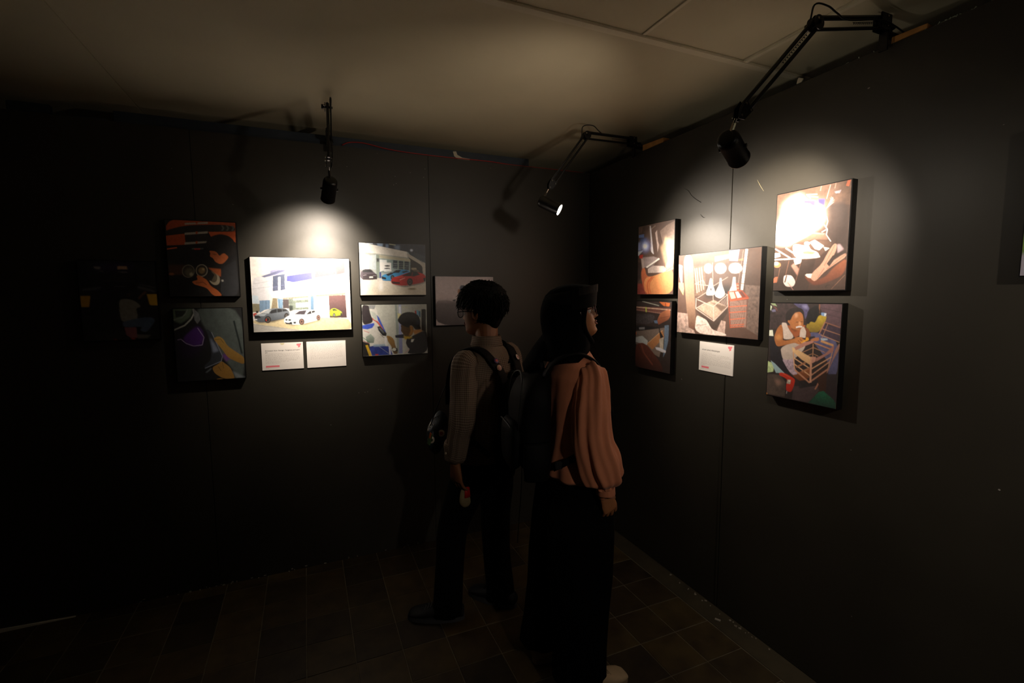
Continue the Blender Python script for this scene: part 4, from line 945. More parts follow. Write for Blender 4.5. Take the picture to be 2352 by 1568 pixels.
card('R', -1.070, 1.2055, .2155, .1485, 'white text card with pink bar on the right wall', [('AYAH SANG PENGRAJIN', .71, .0098)], ll, True, .31, 3, rot=-.012)


# ---------------------------------------------------------------- clamp-on swing-arm lamps
def arm_lamp(key, base, elbow, wrist, head, aim, out, label, power, core=None, cone=78, block=None, blend=.9, soft=.014, spill=None):
    """base on the wall top, out = horizontal unit vector away from the wall"""
    base, elbow, wrist, head, aim, out = map(Vector, (base, elbow, wrist, head, aim, out))
    o = thing('swing_arm_lamp', label, 'lamp', tuple(base), group=None)
    side = out.cross(Vector((0, 0, 1))).normalized()
    up = Vector((0, 0, 1))
    L = lambda p: p - base

    def bars(a, b, w1, w2, sep, nm):
        d = (b - a).normalized()
        n = side.cross(d).normalized()
        if n.z < 0: n = -n
        MB().tube([L(a + n * sep * .5), L(b + n * sep * .5)], w1, n=10).build(nm, M_BLACKMETAL, o, smooth='auto')
        MB().tube([L(a - n * sep * .5), L(b - n * sep * .5)], w2, n=10).build(nm, M_BLACKMETAL, o, smooth='auto')
        # spring stretched between the bars
        s0, s1 = a.lerp(b, .12), a.lerp(b, .48)
        pts = [L(s0 + d * ((s1 - s0).length * t / 60) + (n * math.cos(t * 1.26) + side * math.sin(t * 1.26)) * .003) for t in range(61)]
        MB().tube(pts, .0009, n=5).build('spring', M_BLACKMETAL, o)
        return n

    n1 = bars(base + out * .035 + up * .045, elbow, .0075, .0052, .032, 'lower_arm_bar')
    n2 = bars(elbow, wrist, .0060, .0060, .024, 'upper_arm_bar')
    # base fork and clamp
    f = MB()
    for s in (-1, 1):
        f.box(L(base + out * .04 + up * .042) + side * s * .012, (abs(out.x) * .05 + .006, abs(out.y) * .05 + .006, .055), bevel=.002)
    f.tube([L(base + out * .02 + up * .01), L(base + out * .02 + up * .045)], .008, n=10)
    f.build('arm_bracket', M_BLACKMETAL, o, smooth='auto')
    c = MB()
    lat = lambda a, b, z: L(base) + out * a + side * b + up * z
    c.box(lat(-.005, 0, .012), (abs(out.x) * .07 + abs(side.x) * .03, abs(out.y) * .07 + abs(side.y) * .03, .008), bevel=.0015)
    c.box(lat(.027, 0, -.015), (abs(out.x) * .007 + abs(side.x) * .03, abs(out.y) * .007 + abs(side.y) * .03, .06), bevel=.0015)
    c.build('clamp', M_BLACKMETAL, o)
    k = MB().tube([lat(-.012, .0, .014), lat(-.012, .0, .04)], .003, n=8)
    k.tube([lat(-.012, .0, .034), lat(-.012, .0, .042)], .011, n=14)
    k.build('clamp_screw', M_BLACKMETAL, o, smooth='auto')
    # elbow and wrist plates
    for s in (-1, 1):
        p = MB()
        p.tube([L(elbow) + side * s * .010, L(elbow) + side * s * .013], .021, n=20)
        p.build('elbow_plate', M_BLACKMETAL, o, smooth='auto')
    MB().tube([L(elbow) - side * .022, L(elbow) + side * .022], .0055, n=10).tube([L(elbow) + side * .018, L(elbow) + side * .028], .011, n=12).build('elbow_knob', M_BLACKMETAL, o, smooth='auto')
    d2 = (wrist - elbow).normalized()
    for s in (-1, 1):
        q = [L(wrist) - d2 * .012 + n2 * .02, L(wrist) + d2 * .02 + n2 * .018, L(wrist) + d2 * .045 - n2 * .002, L(wrist) + d2 * .03 - n2 * .018, L(wrist) - d2 * .012 - n2 * .02]
        MB().poly([v + side * s * .009 for v in q], tuple(side), .002 * s).build('wrist_plate', M_BLACKMETAL, o)
    bt = []
    for p_ in (elbow + n2 * .012, base + out * .035 + up * .06, base + out * .035 + up * .03, wrist + n2 * .012, wrist - n2 * .012, wrist + d2 * .035):
        for s in (-1, 1):
            MB().tube([L(p_) + side * s * .010, L(p_) + side * s * .0165], .0036, n=8).build('bolt', M_CHROME, o)
    # swivel stem and head
    ax = (aim - head).normalized()
    top = head - ax * .045
    fr = wrist + d2 * .042
    MB().tube([L(fr), L(fr.lerp(top, .9))], .0042, n=10).box(L(fr.lerp(top, .5)), (.009, .009, .035), rot=(top - fr).to_track_quat('Z', 'Y').to_matrix(), bevel=.001).build('swivel_stem', M_CHROME, o, smooth='auto')
    q = ax.to_track_quat('Z', 'Y').to_matrix()
    rad = .032
    prof = [(-.060, 0.0), (-.060, .018), (-.057, .026), (-.050, .0305), (-.040, rad), (.060, rad), (.0615, rad + .0012), (.063, rad), (.063, rad - .0025), (.030, rad - .003), (.012, .020), (.010, 0.0)]
    n = 32
    v = []; fcs = []
    for (z, r) in prof:
        for j in range(n):
            th = 2 * math.pi * j / n
            v.append(L(head) + q @ Vector((r * math.cos(th), r * math.sin(th), z)))
    for i in range(len(prof) - 1):
        for j in range(n):
            j2 = (j + 1) % n
            fcs.append((i * n + j, i * n + j2, (i + 1) * n + j2, (i + 1) * n + j))
    MB().add(v, fcs).build('lamp_head', M_BLACKMETAL, o, smooth='auto')
    MB().tube([L(head) + q @ Vector((0, 0, .061)), L(head) + q @ Vector((0, 0, .0632))], .0335, n=32, cap=False).build('rim_ring', mat('rim_metal', '#6b6258', rough=.35, metal=.8), o, smooth='auto')
    for s in (-1, 1):
        d = q @ Vector((s, 0, 0))
        MB().tube([L(head) + d * (rad - .002), L(head) + d * (rad + .007)], .006, n=12).build('pivot_knob', M_BLACKMETAL, o, smooth='auto')
    # bulb face, a glowing disc inside the shade
    b = MB().tube([L(head) + ax * .056, L(head) + ax * .0585], .0265, n=24)
    b.build('bulb', mat('bulb_glow', '#ffffff', emit=((1.0, .90, .74), 60.0)), o)
    # power cord along the arm with the loop over the elbow
    u1 = up
    cpts = [L(fr) - side * .012, L(wrist) - side * .016 + n2 * .02, L(wrist.lerp(elbow, .5)) - side * .014 + n2 * .016, L(wrist.lerp(elbow, .86)) - side * .014 + n2 * .02,
            L(elbow) - side * .014 - d2 * .01 + n2 * .048, L(elbow) - side * .014 - out * .03 + up * .050, L(elbow.lerp(base, .2)) - side * .014 + up * .034,
            L(elbow.lerp(base, .35)) - side * .014 + up * .022 + n1 * .0, L(elbow.lerp(base, .8)) - side * .014 + up * .045, L(base) + up * .03 - side * .02, L(base) - out * .045 + up * .008 - side * .03]
    MB().tube(cpts, .0026, n=8, sub=6).build('power_cord', M_CABLE, o, smooth=True)
    # the light itself, just inside the rim of the shade
    beams = [('lamp_light', power[0], cone, aim, head + ax * .066), ('lamp_light_core', power[1], (56 if key == 'A' else 46), core, head + ax * .066)]
    if spill:  # added beam standing in for bounce off the bright prints onto the ceiling
        beams.append(('added_bounce_spill', spill[0], spill[1], spill[2], head + (Vector(spill[2]) - head).normalized() * .05))
    for nm, pw, cn, tgt, org in beams:
        ld = bpy.data.lights.new(nm, 'SPOT')
        ld.energy = pw
        ld.color = WARM
        ld.spot_size = R(cn)
        ld.spot_blend = blend
        ld.shadow_soft_size = .035 if nm.endswith('spill') else soft
        lo = bpy.data.objects.new(nm, ld)
        COL.objects.link(lo)
        lo.parent = o
        lo.location = L(org)
        lo.rotation_euler = (org - Vector(tgt)).to_track_quat('Z', 'Y').to_euler()
    return o


def block(c, d, label, rz=0):
    o = MB().box((0, 0, 0), d, bevel=.0015).build('wood_block', M_WOOD, loc=c)
    o.rotation_euler = (0, 0, rz)
    tag(o, label, 'wood block')


arm_lamp('A', (-1.713, 0.004, H + .002), (-1.735, -.44, 2.486), (-1.744, -.53, 2.225), (-1.745, -.50, 2.095), (-1.80, 0, 1.73), (0, -1, 0),
         'black swing-arm lamp hanging from the left wall top over the car photos', LAMP_W['A'], core=(-1.78, 0, 1.68), cone=92, blend=1.0)
arm_lamp('B', (0.004, -.515, H + .022), (-.445, -.665, 2.447), (-.645, -.655, 2.185), (-.662, -.65, 2.07), (0, -1.22, 1.62), (-1, 0, 0),
         'black swing-arm lamp near the corner with its glowing bulb in view', LAMP_W['B'], core=(0, -1.05, 1.70), cone=100, blend=1.0)
arm_lamp('C', (0.004, -1.875, H + .022), (-.43, -1.92, 2.40), (-.69, -1.905, 2.125), (-.68, -1.86, 2.03), (0, -1.54, 1.80), (-1, 0, 0),
         'largest black swing-arm spot lamp, above the middle of the right wall', LAMP_W['C'], core=(0, -1.53, 1.92), cone=82, blend=1.0, spill=(13, 84, (-1.15, 0.0, 2.36)))  # spill: an added beam that brightens the ceiling near the corner
arm_lamp('D', (0.004, -3.35, H + .022), (-.43, -3.35, 2.40), (-.60, -3.35, 2.19), (-.62, -3.35, 2.06), (0, -2.95, 1.60), (-1, 0, 0),
         'black swing-arm lamp beyond the right edge of the picture', LAMP_W['D'], core=(0, -2.9, 1.7), cone=104, blend=1.0)
arm_lamp('E', (-.95, -4.604, H + .002), (-.95, -4.18, 2.41), (-.95, -3.98, 2.14), (-.95, -3.95, 2.04), (-.84, -1.55, .98), (0, 1, 0),
         'black swing-arm lamp on the wall behind the camera, facing the visitors', LAMP_W['E'], core=(-.84, -1.5, 1.1), cone=42, blend=1.0, soft=.05)
block((.035, -.645, H + .0175), (.05, .16, .034), 'pale pine block on the right wall top beside the clamp of the corner lamp', .12)
block((.035, -1.93, H + .012), (.05, .10, .024), 'small wood block at the clamp of the largest lamp', .1)
block((.035, -3.40, H + .012), (.05, .10, .024), 'wood block under the lamp clamp beyond the right picture edge')


# ---------------------------------------------------------------- people
M_SKIN = mat('skin', '#8a5a3c', rough=.5, spec=.4, var=.06, scale=12, bump=.05, bscale=180)
M_SKIN2 = mat('skin_warm', '#a06a45', rough=.48, spec=.4, var=.06, scale=12, bump=.05, bscale=180)
M_EYE = mat('eye_white', '#cfc6bc', rough=.25)
M_IRIS = mat('iris', '#1c100a', rough=.2)
M_LIP = mat('lips', '#8c4640', rough=.45)
M_HAIR = mat('black_hair', '#070605', rough=.75, spec=.15, var=.3, scale=60)
M_BLK = mat('black_cloth', '#050506', rough=.9, spec=.08, var=.15, scale=12, bump=.15, bscale=90)
M_BAG = mat('black_nylon', '#070708', rough=.7, spec=.15, var=.2, scale=20, bump=.2, bscale=120)
M_GLASSF = mat('glasses_frame', '#0d0b0b', rough=.25)
M_DENIM = mat('dark_trousers', '#08090b', rough=.9, spec=.1, var=.2, scale=30)


def lens_mat():
    m = bpy.data.materials.new('spectacle_lens'); m.use_nodes = True
    b = m.node_tree.nodes['Principled BSDF']
    b.inputs['Transmission Weight'].default_value = 1
    b.inputs['Roughness'].default_value = .02
    b.inputs['IOR'].default_value = 1.3
    return m


M_LENS = lens_mat()


def solid(parts, name, m, parent, voxel=.004, smooth_it=2):
    """fuse overlapping closed pieces into one continuous skin"""
    mb = MB()
    for p in parts: mb.add(p.v, p.f)
    o = mb.build(name, m, smooth=True)
    md = o.modifiers.new('r', 'REMESH'); md.mode = 'VOXEL'; md.voxel_size = voxel
    ms = o.modifiers.new('s', 'SMOOTH'); ms.iterations = smooth_it; ms.factor = .5
    dg = bpy.context.evaluated_depsgraph_get()
    me = bpy.data.meshes.new_from_object(o.evaluated_get(dg))
    o.modifiers.clear()
    old = o.data
    o.data = me
    bpy.data.meshes.remove(old)
    if not me.materials: me.materials.append(m)
    me.shade_smooth()
    o.parent = parent
    return o


def head_piece(c, az, pitch, s=1.0, female=False):
    """head grid, chin at z=0 crown at .222, facing +y; returned in parent coordinates. c = chin level centre under the ears"""
    rows = [(-.014, .030, -.018, .020), (-.006, .066, -.030, .030), (.000, .080, -.040, .038), (.014, .089, -.052, .047), (.032, .090, -.062, .055), (.050, .090, -.070, .060), (.075, .088, -.080, .066),
            (.100, .085, -.088, .071), (.125, .089, -.094, .074), (.150, .090, -.098, .0755), (.175, .082, -.094, .072), (.195, .066, -.082, .063), (.210, .045, -.060, .047), (.219, .022, -.032, .026), (.222, .004, -.010, .008)]
    n = 56
    zs = [-.014 + (.236) * i / 60 for i in range(61)]
    rings = []
    Rm = Matrix.Rotation(-az, 3, 'Z') @ Matrix.Rotation(pitch, 3, 'X')
    g = lambda x, a, w: math.exp(-((x - a) / w) ** 2)
    for z in zs:
        f, b, w = lerp_rows(rows, z)
        ring = []
        for k in range(n):
            th = 2 * math.pi * k / n
            sx, cy = math.sin(th), math.cos(th)
            e = .86
            x = w * math.copysign(abs(sx) ** e, sx)
            y = (f if cy > 0 else -b) * math.copysign(abs(cy) ** (.80 if cy > 0 else .95), cy)
            if cy > 0:
                # nose, lips, chin, brow, sockets, cheeks
                t = max(0, min(1, (.112 - z) / .034)); t2 = max(0, min(1, (z - .064) / .008))
                y += (.004 + .021 * t) * t2 * g(x, 0, .0095 + .003 * t) * (1 if z < .118 else 0)
                y += .006 * g(z, .055, .005) * g(x, 0, .020) + .007 * g(z, .043, .006) * g(x, 0, .018) - .004 * g(z, .049, .002) * g(x, 0, .022)
                y += .006 * g(z, .014, .012) * g(x, 0, .018)
                y += .005 * g(z, .122, .008) * g(abs(x), .028, .022)
                y -= .011 * g(z, .103, .011) * g(abs(x), .030, .016)
                y += .004 * g(z, .078, .018) * g(abs(x), .042, .018)
                y -= .003 * g(z, .045, .02) * g(abs(x), .045, .015)
            ring.append(Vector((x, y, z)))
        rings.append(ring)
    out = MB()
    out.loft([[Rm @ (p * s) + Vector(c) for p in r] for r in rings])
    T = lambda p: Rm @ (Vector(p) * s) + Vector(c)
    parts = [out]
    for sd in (-1, 1):
        # ear: tilted flattened shell with a rim
        er = MB().ball(T((sd * .0755, -.006, .093)), (.006 * s, .017 * s, .030 * s), rot=Rm @ Matrix.Rotation(sd * .35, 3, 'Z') @ Matrix.Rotation(.15, 3, 'X'))
        rim = [T((sd * .079, -.006 + .015 * math.cos(t), .095 + .027 * math.sin(t))) for t in [(-80 + 24 * i) * math.pi / 180 for i in range(12)]]
        er.tube(rim, .0035 * s, n=8)
        parts.append(er)
    return parts, T, Rm


def hand_piece(w, d, nrm, thumb, curl, s=1.0, spread=.1, tcurl=.6, curls=None):
    """w wrist point, d finger direction, nrm palm normal (palm side), thumb = direction towards the thumb"""
    w, d, nrm, thumb = Vector(w), Vector(d).normalized(), Vector(nrm), Vector(thumb)
    nrm = (nrm - d * nrm.dot(d)).normalized()
    sd = d.cross(nrm)
    if sd.dot(thumb) < 0: sd = -sd
    P = []
    palm = MB().tube([w - d * .03 * s, w, w + d * .030 * s, w + d * .056 * s, w + d * .076 * s, w + d * .082 * s],
                     [(.026 * s, .019 * s), (.027 * s, .0185 * s), (.034 * s, .017 * s), (.039 * s, .0145 * s), (.038 * s, .011 * s), (.032 * s, .006 * s)], n=18, sub=3, ref=sd)
    P.append(palm)
    P.append(MB().ball(w + d * .035 * s + sd * .022 * s + nrm * .008 * s, (.017 * s, .017 * s, .02 * s)))
    cl = curls or [curl] * 4
    for i, (off, ln, r) in enumerate(((.031, .078, .0080), (.0105, .087, .0082), (-.0105, .081, .0078), (-.030, .065, .0069))):
        base = w + d * (.071 - abs(i - 1) * .004) * s + sd * off * s
        dirv = (d + sd * spread * (1.2 - i * .8)).normalized()
        pts = [base - dirv * .02 * s, base]
        a = 0
        p = base.copy()
        for j, (fr, k) in enumerate(((.46, .55), (.30, 1.0), (.24, .7))):
            a += cl[i] * k
            v = dirv * math.cos(a) + nrm * math.sin(a)
            p = p + v * ln * fr * s
            pts.append(p.copy())
        rr_ = [r * 1.05 * s, r * 1.08 * s, r * s, r * .92 * s, r * .62 * s]
        m_ = MB().tube(pts, rr_, n=10, sub=3)
        m_.ball(pts[-1], r * .64 * s, seg=10, rings=8)
        P.append(m_)
    b0 = w + d * .022 * s + sd * .024 * s + nrm * .006 * s
    t1 = (sd * .62 + d * .72 + nrm * .28).normalized()
    t2 = (sd * (.42 - tcurl * .5) + d * .85 + nrm * (.2 + tcurl * .7)).normalized()
    t3 = (sd * (.25 - tcurl * .8) + d * .8 + nrm * (.2 + tcurl * 1.1)).normalized()
    pts = [b0, b0 + t1 * .034 * s, b0 + t1 * .034 * s + t2 * .030 * s, b0 + t1 * .034 * s + t2 * .030 * s + t3 * .024 * s]
    m_ = MB().tube(pts, [.0125 * s, .0108 * s, .0098 * s, .0066 * s], n=10, sub=3)
    m_.ball(pts[-1], .0068 * s, seg=10, rings=8)
    P.append(m_)
    return P


def ring_se(c, a, b, n, e=2.3, fold=None, up=None, rot=0):
    """horizontal superellipse ring round c"""
    r = []
    for k in range(n):
        th = 2 * math.pi * k / n
        x = a * math.copysign(abs(math.cos(th)) ** (2 / e), math.cos(th))
        y = b * math.copysign(abs(math.sin(th)) ** (2 / e), math.sin(th))
        q = 1 + (fold(th) if fold else 0)
        x, y = x * q, y * q
        if rot: x, y = x * math.cos(rot) - y * math.sin(rot), x * math.sin(rot) + y * math.cos(rot)
        r.append(Vector((c[0] + x, c[1] + y, c[2])))
    return r


def sleeve(path, rads, folds, n=56, sub=6, ref=(1, 0, 0)):
    """tube along a path whose rings carry lengthwise folds; folds: list of amplitudes per path point"""
    pts = [Vector(p) for p in path]
    rad = [(r, r) if not isinstance(r, tuple) else r for r in rads]
    aux = [(f, 0) for f in folds]
    P, Q = crom(pts, rad, sub)
    _, F = crom(pts, aux, sub)
    ref = Vector(ref)
    rings = []
    L = 0; lens = []
    for i, p in enumerate(P):
        t = (P[min(i + 1, len(P) - 1)] - P[max(i - 1, 0)]).normalized()
        a = (ref - t * ref.dot(t)).normalized(); b = t.cross(a)
        ring = []
        if i: L += (P[i] - P[i - 1]).length
        lens.append(L)
        for k in range(n):
            th = 2 * math.pi * k / n
            q = 1 + F[i][0] * (.55 * math.sin(7 * th + 1.3 * math.sin(i * .13)) + .35 * math.sin(13 * th + i * .05) + .3 * math.sin(4 * th + .9 + i * .04))
            ring.append(p + a * Q[i][0] * q * math.cos(th) + b * Q[i][1] * q * math.sin(th))
        rings.append(ring)
    return rings, lens


def uv_cloth(o, rings, lens, caps=0):
    """u = distance round the ring, v = distance along it, in metres"""
    me = o.data
    uv = me.uv_layers.new(name='UVMap')
    return uv


def puff(mb, amp, scale, seed=0):
    """small irregular surface wrinkles along vertex direction from noise"""
    out = []
    for p in mb.v:
        v = Vector(p)
        d = noise.noise_vector(v * scale + Vector((seed, seed * 2, 0)))
        out.append(tuple(v + d * amp))
    mb.v = out
    return mb


def glasses(T, Rm, s, parent, wide, round_, frame_m=M_GLASSF, y=.104, z=.104):
    g = MB()
    for sd in (-1, 1):
        pts = []
        for k in range(25):
            t = 2 * math.pi * k / 24
            pts.append(T((sd * .033 + wide * math.copysign(abs(math.cos(t)) ** .8, math.cos(t)), y - abs(math.cos(t)) * .0 - .003 * (math.cos(t) * sd > 0) * abs(math.cos(t)), z + round_ * math.copysign(abs(math.sin(t)) ** .8, math.sin(t)))))
        g.tube(pts, .0019, n=8, cap=False)
        g.tube([T((sd * (.033 + wide), y - .002, z + .006)), T((sd * .074, y - .012, z + .007)), T((sd * .079, .03, z + .006)), T((sd * .0805, -.004, z + .002)), T((sd * .080, -.018, z - .012))], .0019, n=8, sub=4)
    g.tube([T((-.033 + wide, y, z + .006)), T((0, y + .003, z + .009)), T((.033 - wide, y, z + .006))], .0018, n=8, sub=4)
    o = g.build('glasses', frame_m, parent, smooth=True)
    for sd in (-1, 1):
        pts = [T((sd * .033 + wide * .97 * math.copysign(abs(math.cos(t)) ** .8, math.cos(t)), y - .0005, z + round_ * .97 * math.copysign(abs(math.sin(t)) ** .8, math.sin(t)))) for t in [2 * math.pi * k / 24 for k in range(24)]]
        MB().poly(pts, tuple(Rm @ Vector((0, 1, 0))), .001).build('lens', M_LENS, o)
    return o


def eyes(T, Rm, s, parent):
    for sd in (-1, 1):
        e = MB().ball(T((sd * .030, .0715, .103)), .0118 * s, seg=16, rings=10).build('eye', M_EYE, parent, smooth=True)
        MB().ball(T((sd * .030, .0795, .103)), (.0055 * s, .0045 * s, .0055 * s), rot=Rm, seg=14, rings=8).build('iris', M_IRIS, e, smooth=True)
        MB().tube([T((sd * .014, .0905, .121)), T((sd * .028, .0915, .1255)), T((sd * .046, .080, .122))], [.0016, .0026, .0012], n=6, sub=4).build('eyebrow', M_HAIR, parent, smooth=True)
    MB().tube([T((-.021, .0905, .0495)), T((-.01, .0965, .0545)), T((0, .0975, .0535)), T((.01, .0965, .0545)), T((.021, .0905, .0495))], [(.001, .001), (.0028, .0036), (.003, .0034), (.0028, .0036), (.001, .001)], n=8, sub=4).tube(
        [T((-.021, .0905, .0490)), T((-.01, .0955, .0435)), T((0, .0975, .0425)), T((.01, .0955, .0435)), T((.021, .0905, .0490))], [(.001, .001), (.003, .0038), (.0034, .0042), (.003, .0038), (.001, .001)], n=8, sub=4).build('lips', M_LIP, parent, smooth=True)


def shoe(parent, c, az, m_up, m_sole, L=.255, w=.045, laces=True, h=.075, name='shoe'):
    """shoe pointing along azimuth az (local), c = middle of the foot on the floor"""
    Rz = Matrix.Rotation(-az, 3, 'Z')
    T = lambda x, y, z: Rz @ Vector((x, y, z)) + Vector(c)
    n = 28
    rings = []
    prof = [(-.50, .55, .060, .045), (-.46, .78, .072, .02), (-.35, .86, .082, .0), (-.2, .84, .088, .0), (-.08, .86, .084, .0), (.05, .93, .070, .0), (.18, 1.0, .058, .0), (.30, .99, .050, .0), (.40, .86, .044, .0), (.47, .62, .036, .0), (.50, .32, .026, .0)]
    for (q, ww, hh, zz) in prof:
        hh *= h / .075
        ring = []
        for k in range(n):
            th = 2 * math.pi * k / n
            x = w * ww * math.copysign(abs(math.cos(th)) ** .8, math.cos(th))
            z = .018 + (hh - .018) / 2 + (hh - .018) / 2 * math.copysign(abs(math.sin(th)) ** .85, math.sin(th))
            ring.append(T(x * (1 if z < .05 else 1 - (z - .05) * 6), q * L, z))
        rings.append(ring)
    o = MB().loft(rings).build(name, m_up, parent, smooth=True)
    sp = []
    for k in range(40):
        th = 2 * math.pi * k / 40
        y = math.sin(th)
        ww = .92 + .1 * math.sin(th * 1.0) if True else 1
        sp.append(T(w * ww * math.copysign(abs(math.cos(th)) ** .7, math.cos(th)) * (1.04 if y < .3 else 1.04 - .12 * (y - .3)), y * L * .515, .001))
    s = MB().poly(sp, (0, 0, 1), .021)
    s.build('sole', m_sole, o)
    if laces:
        for q in (.02, .075, .13, .185):
            a = MB().tube([T(-.020, q * L + .004, .083 - q * .16), T(0, q * L, .090 - q * .17), T(.020, q * L + .004, .083 - q * .16)], .0022, n=6, sub=3)
            a.build('lace', m_sole, o, smooth=True)
    return o


def strap(path, w, t, ref, m, name, parent, sub=6):
    return MB().tube(path, [(w / 2, t / 2)] * len(path), n=12, sub=sub, ref=ref).build(name, m, parent, smooth=True)


def badge(parent, c, nrm, r, col, col2, name='badge'):
    nv = Vector(nrm).normalized()
    c = Vector(c)
    m1 = mat('badge_' + col, col, rough=.3); m2 = mat('badge_' + col2, col2, rough=.3)
    b = MB().tube([c - nv * .002, c + nv * .0015, c + nv * .003], [r, r, r * .85], n=24).build(name, m1, parent, smooth='auto')
    MB().tube([c + nv * .0028, c + nv * .0036], [r * .5, r * .48], n=16).build('badge_emblem', m2, b, smooth='auto')
    return b


# ======== woman in the pink blouse ========
AZ_W = R(100)
WP = (-.885, -1.30, 0)
wo = thing('person', 'person in a pink puff-sleeved blouse, black headscarf and wide black trousers', 'person', WP, -AZ_W)
hc = (.0, .006, 1.425)
HZ = R(118 - 100)
hp, TW, RW = head_piece(hc, HZ, R(13), .93, True)
body = list(hp)
body.append(MB().tube([(0, -.03, 1.33), (0, -.015, 1.39), TW((0, -.015, .02)), TW((0, -.02, .08))], [.062, .050, .050, .05], n=20, sub=3))
body.append(MB().loft([ring_se((0, -.005, z), a, b, 28) for z, a, b in ((.80, .15, .10), (.90, .155, .105), (1.02, .125, .09), (1.15, .13, .095), (1.25, .145, .10), (1.31, .14, .085), (1.345, .09, .07), (1.365, .05, .05))]))
sh_r, el_r, wr_r = Vector((.150, .012, 1.285)), Vector((.185, .012, 1.05)), Vector((.198, .048, .858))
sh_l, el_l, wr_l = Vector((-.150, .0, 1.285)), Vector((-.19, .0, 1.06)), Vector((-.18, -.03, .87))
body.append(MB().tube([(.09, -.005, 1.30), sh_r, sh_r.lerp(el_r, .5), el_r, el_r.lerp(wr_r, .5), wr_r], [.034, .036, .038, .034, .030, .023], n=16, sub=4))
body.append(MB().tube([(-.09, -.005, 1.30), sh_l, sh_l.lerp(el_l, .5), el_l, el_l.lerp(wr_l, .5), wr_l], [.034, .036, .038, .034, .030, .023], n=16, sub=4))
body += hand_piece(wr_r, (.05, .34, -1), (-.92, -.30, -.1), (-.3, .9, 0), .75, .90, spread=.05, tcurl=.9, curls=[.80, .88, .95, 1.0])
body += hand_piece(wr_l, (.1, .3, -1), (1, .1, 0), (0, 1, 0), .6, .86, spread=.05)
FR, FL = Vector((.118, .03, 0)), Vector((-.115, -.045, 0))
for hx, ft in ((.08, FR), (-.08, FL)):
    body.append(MB().tube([(hx * .7, 0, .86), (hx * 1.1, .01, .66), ((hx + ft.x) / 2, ft.y * .6 + .01, .46), (ft.x, ft.y - .05, .26), (ft.x, ft.y - .075, .07)], [.065, .072, .055, .048, .036], n=16, sub=3))
solid(body, 'body', M_SKIN2, wo, .0032)
eyes(TW, RW, .93, wo)
glasses(TW, RW, .93, wo, .027, .024, mat('red_glasses', '#4a0f0c', rough=.25))
# trousers: wide, soft lengthwise folds
tr = MB()
ff = lambda k0, am: (lambda th: am * (math.sin(9 * th + k0) * .6 + math.sin(5 * th + k0 * 2) * .5))
n = 64
tr.loft([ring_se((0, .0, z), a, b, n, fold=ff(z * 4, am)) for z, a, b, am in ((.98, .115, .085, .0), (.92, .135, .10, .0), (.88, .150, .118, .005), (.80, .180, .14, .02), (.70, .19, .145, .02), (.62, .19, .14, .02))], cap=(True, True))
for hx, ft in ((.095, FR), (-.095, FL)):
    rows = []
    for z, a, b, am, t in ((.80, .10, .125, .0, 0), (.66, .112, .132, .02, .1), (.50, .112, .125, .03, .3), (.34, .104, .108, .04, .55), (.20, .100, .102, .05, .8), (.12, .100, .104, .055, .95), (.085, .101, .106, .06, 1)):
        c = (hx + (ft.x - hx) * t, -.005 + (ft.y - .045) * t, z)
        rows.append(ring_se(c, a, b, n, fold=ff(z * 5 + hx * 30, am)))
    rows.append(ring_se((rows[-1][0].x * 0 + ft.x, -.005 + ft.y - .045, .088), .092, .097, n))
    tr.loft(rows, cap=(True, True))
tr.build('trousers', M_BLK, wo, smooth=True)
M_CREAM = mat('cream_leather', '#cbb391', rough=.6, var=.12, scale=16)
M_CREAMS = mat('cream_sole', '#b9a384', rough=.7)
shoe(wo, (FR.x + .005, FR.y + .045, 0), R(-12), M_CREAM, M_CREAMS, L=.25, w=.046, h=.078, name='sneaker')
shoe(wo, (FL.x, FL.y + .01, 0), R(-20), M_CREAM, M_CREAMS, L=.25, w=.046, h=.078, name='sneaker')
# blouse body with yoke, soft folds at the back and a flared hem
M_PINKC = mat('salmon_cloth', '#c9805f', rough=.78, spec=.25, var=.05, scale=9, bump=.12, bscale=160, sheen=.15)
bl = MB()
n = 120
rows = []
for i in range(46):
    t = i / 45
    z = .888 + (1.375 - .888) * t
    a, b, cy, am = lerp_rows([(.862, .178, .140, .005, .045), (.92, .168, .130, .002, .04), (1.0, .152, .118, -.002, .03), (1.10, .150, .115, -.004, .022), (1.20, .158, .118, -.006, .016), (1.28, .166, .108, -.008, .008), (1.325, .150, .088, -.008, .0), (1.352, .105, .072, -.008, .0), (1.375, .070, .060, -.008, .0)], z)
    fold = lambda th, z=z, am=am: am * (math.sin(11 * th + 2.2 * math.sin(z * 9)) * .55 + math.sin(6 * th + 1 + z * 5) * .5 + .35 * math.sin(17 * th - z * 11))
    hem = .012 * math.sin(t * 0 + 0)
    rr_ = ring_se((0, cy, z), a, b, n, e=2.25, fold=fold)
    if i < 3:
        for k, v in enumerate(rr_): v.z += .006 * math.sin(2 * math.pi * k / n * 2 + .5) * (1 - i / 3)
    rows.append(rr_)
rows = [[Vector((v.x * .985, v.y * .985, v.z + .012)) for v in rows[0]]] + rows
bl.loft(rows)
bo = puff(bl, .006, 9, 3).build('blouse', M_PINKC, wo, smooth=True)
